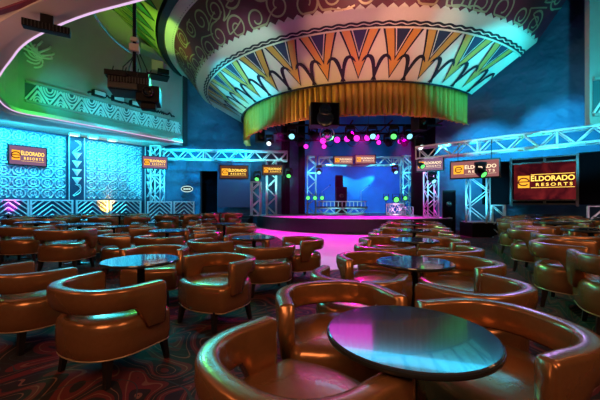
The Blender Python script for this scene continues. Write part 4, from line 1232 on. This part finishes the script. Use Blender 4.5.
# walls, blue washes
for x, y, tx, ty, tz, c, e in ((-6.5, 17.0, -7.0, 19.5, 3.0, (.0, .50, 1), 1000), (-3.4, 17.2, -4.2, 20, 2.6, (.0, .52, 1), 900), (-2.2, 16.4, -1.4, 20, 3.0, (.02, .75, .9), 800), (-5.0, 16.5, -5.6, 20, 4.9, (.0, .5, .9), 200)):
    spot((x, y, 4.9), (tx, ty, tz), c, e, 80)
for x, y, tx, ty, tz, c, e in ((6.9, 12.6, 8.6, 14.8, 3.4, (.0, .56, 1), 1500), (8.4, 11.4, 10.6, 13.1, 3.8, (.0, .56, 1), 1400), (6.0, 13.2, 7.0, 16.0, 2.5, (.02, .6, 1), 800)):
    spot((x, y, 3.9), (tx, ty, tz), c, e, 75)
# uplights on trusses
for x, y, z, tx, ty, tz, c, e in ((-5.5, 17.0, 3.0, -6.0, 18.4, 4.1, CY, 340), (-2.5, 17.0, 3.0, -3.0, 18.5, 4.1, CY, 340), (-.8, 16.8, 2.6, -1.6, 18.6, 3.0, (.2, .95, .9), 380),
                                  (6.2, 10.6, 2.9, 7.4, 12.0, 3.5, CY, 340), (8.0, 9.0, 2.9, 9.2, 10.6, 3.5, CY, 340), (5.0, 12.4, 2.4, 5.8, 14.2, 2.6, CY, 330), (6.4, 11.2, 1.4, 7.3, 12.8, 1.6, CY, 420), (-7.2, 16.4, 2.8, -8.2, 18.3, 3.0, CY, 420),
                                  (2.4, 19.3, 3.0, 2.4, 20.4, 4.1, CY, 110), (5.0, 19.3, 3.0, 5.0, 20.4, 4.1, CY, 110), (.9, 19.2, 1.6, .75, 20.5, 2.6, CY, 190), (.9, 19.2, 3.0, .75, 20.5, 3.6, CY, 130), (6.4, 19.1, 1.6, 6.8, 20.3, 2.6, CY, 190), (6.4, 19.1, 3.0, 6.8, 20.3, 3.6, CY, 130), (1.9, 17.8, 1.0, 1.9, 19, 1.05, (.2, .9, 1), 60), (3.3, 17.8, 1.0, 3.3, 19, 1.05, (.2, .9, 1), 60), (5.4, 17.2, 1.0, 5.4, 18, .95, (1, .4, .8), 70), (9.0, 9.6, 1.0, 9.9, 10.6, .8, (1, .6, .8), 20)):
    spot((x, y, z), (tx, ty, tz), c, e, 70 if z > 2 else 60)
# upper right
spot((8.8, 8.0, 4.0), (11.0, 10.9, 6.0), (.02, .85, 1), 650, 90)
# room: warm overhead lamps behind and over the seating
area((-1.2, -1.8, 4.4), (-.8, 3.0, .5), (1, .50, .24), 125, 2.4)
area((3.2, -.5, 4.4), (2.2, 4.0, .5), (1, .5, .24), 62, 1.6)
area((-5.5, 1.5, 4.6), (-4.5, 6.0, 0), (1, .42, .15), 50, 1.5)
area((4.8, 4.0, 4.6), (5.2, 6.5, 0), (1, .5, .2), 36, 1.5)
# coloured highlights on the leather
spot((-3.6, 8.8, 4.6), (.2, 2.2, .5), GR, 230, 50, .5, .25)
area((1.2, 10.6, 4.6), (.5, 1.8, .5), MG, 13, 2.4, .8)  # added magenta panel, unseen, for the sheen on the nearest table
spot((-6.8, 10.2, 4.6), (-2.0, 3.2, .5), (.1, .8, 1), 170, 60, .5, .3)
spot((-.5, 9.8, 4.7), (4.9, 5.6, .5), GR, 800, 60, .5, .25)
spot((7.5, 10.6, 4.4), (3.9, 4.4, .4), (.4, .25, 1), 150, 65, .5, .3)
spot((1.0, 10.5, 4.8), (-4.0, 8.5, .5), GR, 130, 80, .5, .25)
area((3.5, 9.5, 4.9), (1.5, 3.0, .6), (.03, .6, 1), 42, 6, .3)  # added cyan strip without a fixture, rims the chair tops
area((-4.5, 10.5, 4.9), (-2.5, 4.0, .6), (.03, .7, 1), 140, 5, .5)  # another added strip, cyan rims on the left chairs
# tight beams on the two nearest table tops
spot((-1.0, 7.0, 4.7), (.40, 1.48, .74), MG, 220, 4.5, .5, .3)
spot((-5.0, 6.0, 4.7), (-1.6, 3.2, .74), (.0, .75, 1), 1500, 6.5, .35, .4)

w = bpy.data.worlds.new('world'); S.world = w; w.use_nodes = True
w.node_tree.nodes['Background'].inputs[0].default_value = (.02, .05, .08, 1); w.node_tree.nodes['Background'].inputs[1].default_value = .2

hz = bpy.data.materials.new('thin_haze'); hz.use_nodes = True; nt = hz.node_tree; nt.nodes.clear()
vs_ = nt.nodes.new('ShaderNodeVolumeScatter'); vs_.inputs['Density'].default_value = .006; vs_.inputs['Anisotropy'].default_value = .35
oo = nt.nodes.new('ShaderNodeOutputMaterial'); nt.links.new(vs_.outputs[0], oo.inputs['Volume']); M['haze'] = hz
b = nb(); box(b, -2.2, 6.9, 15.2, 24.4, .72, 4.9)
tag(obj('stage_haze', b, 'haze'), 'thin theatrical haze hanging over the stage', 'haze', kind='stuff')
# ------------------------------------------------------------------ camera
cam = bpy.data.cameras.new('camera'); co = bpy.data.objects.new('camera', cam); COL.objects.link(co)
co.location = (0, 0, CAMZ); co.rotation_euler = (PI/2, 0, 0); cam.sensor_width = 36; cam.lens = F/600*36; cam.shift_y = (HOR-200)/600; cam.clip_start = .05; cam.clip_end = 200
S.camera = co
S.view_settings.view_transform = 'Standard'; S.view_settings.look = 'None'; S.view_settings.exposure = .18; S.view_settings.gamma = 1; S.view_settings.use_curve_mapping = False
S.cycles.max_bounces = 5; S.cycles.diffuse_bounces = 2; S.cycles.glossy_bounces = 3; S.cycles.sample_clamp_indirect = 3
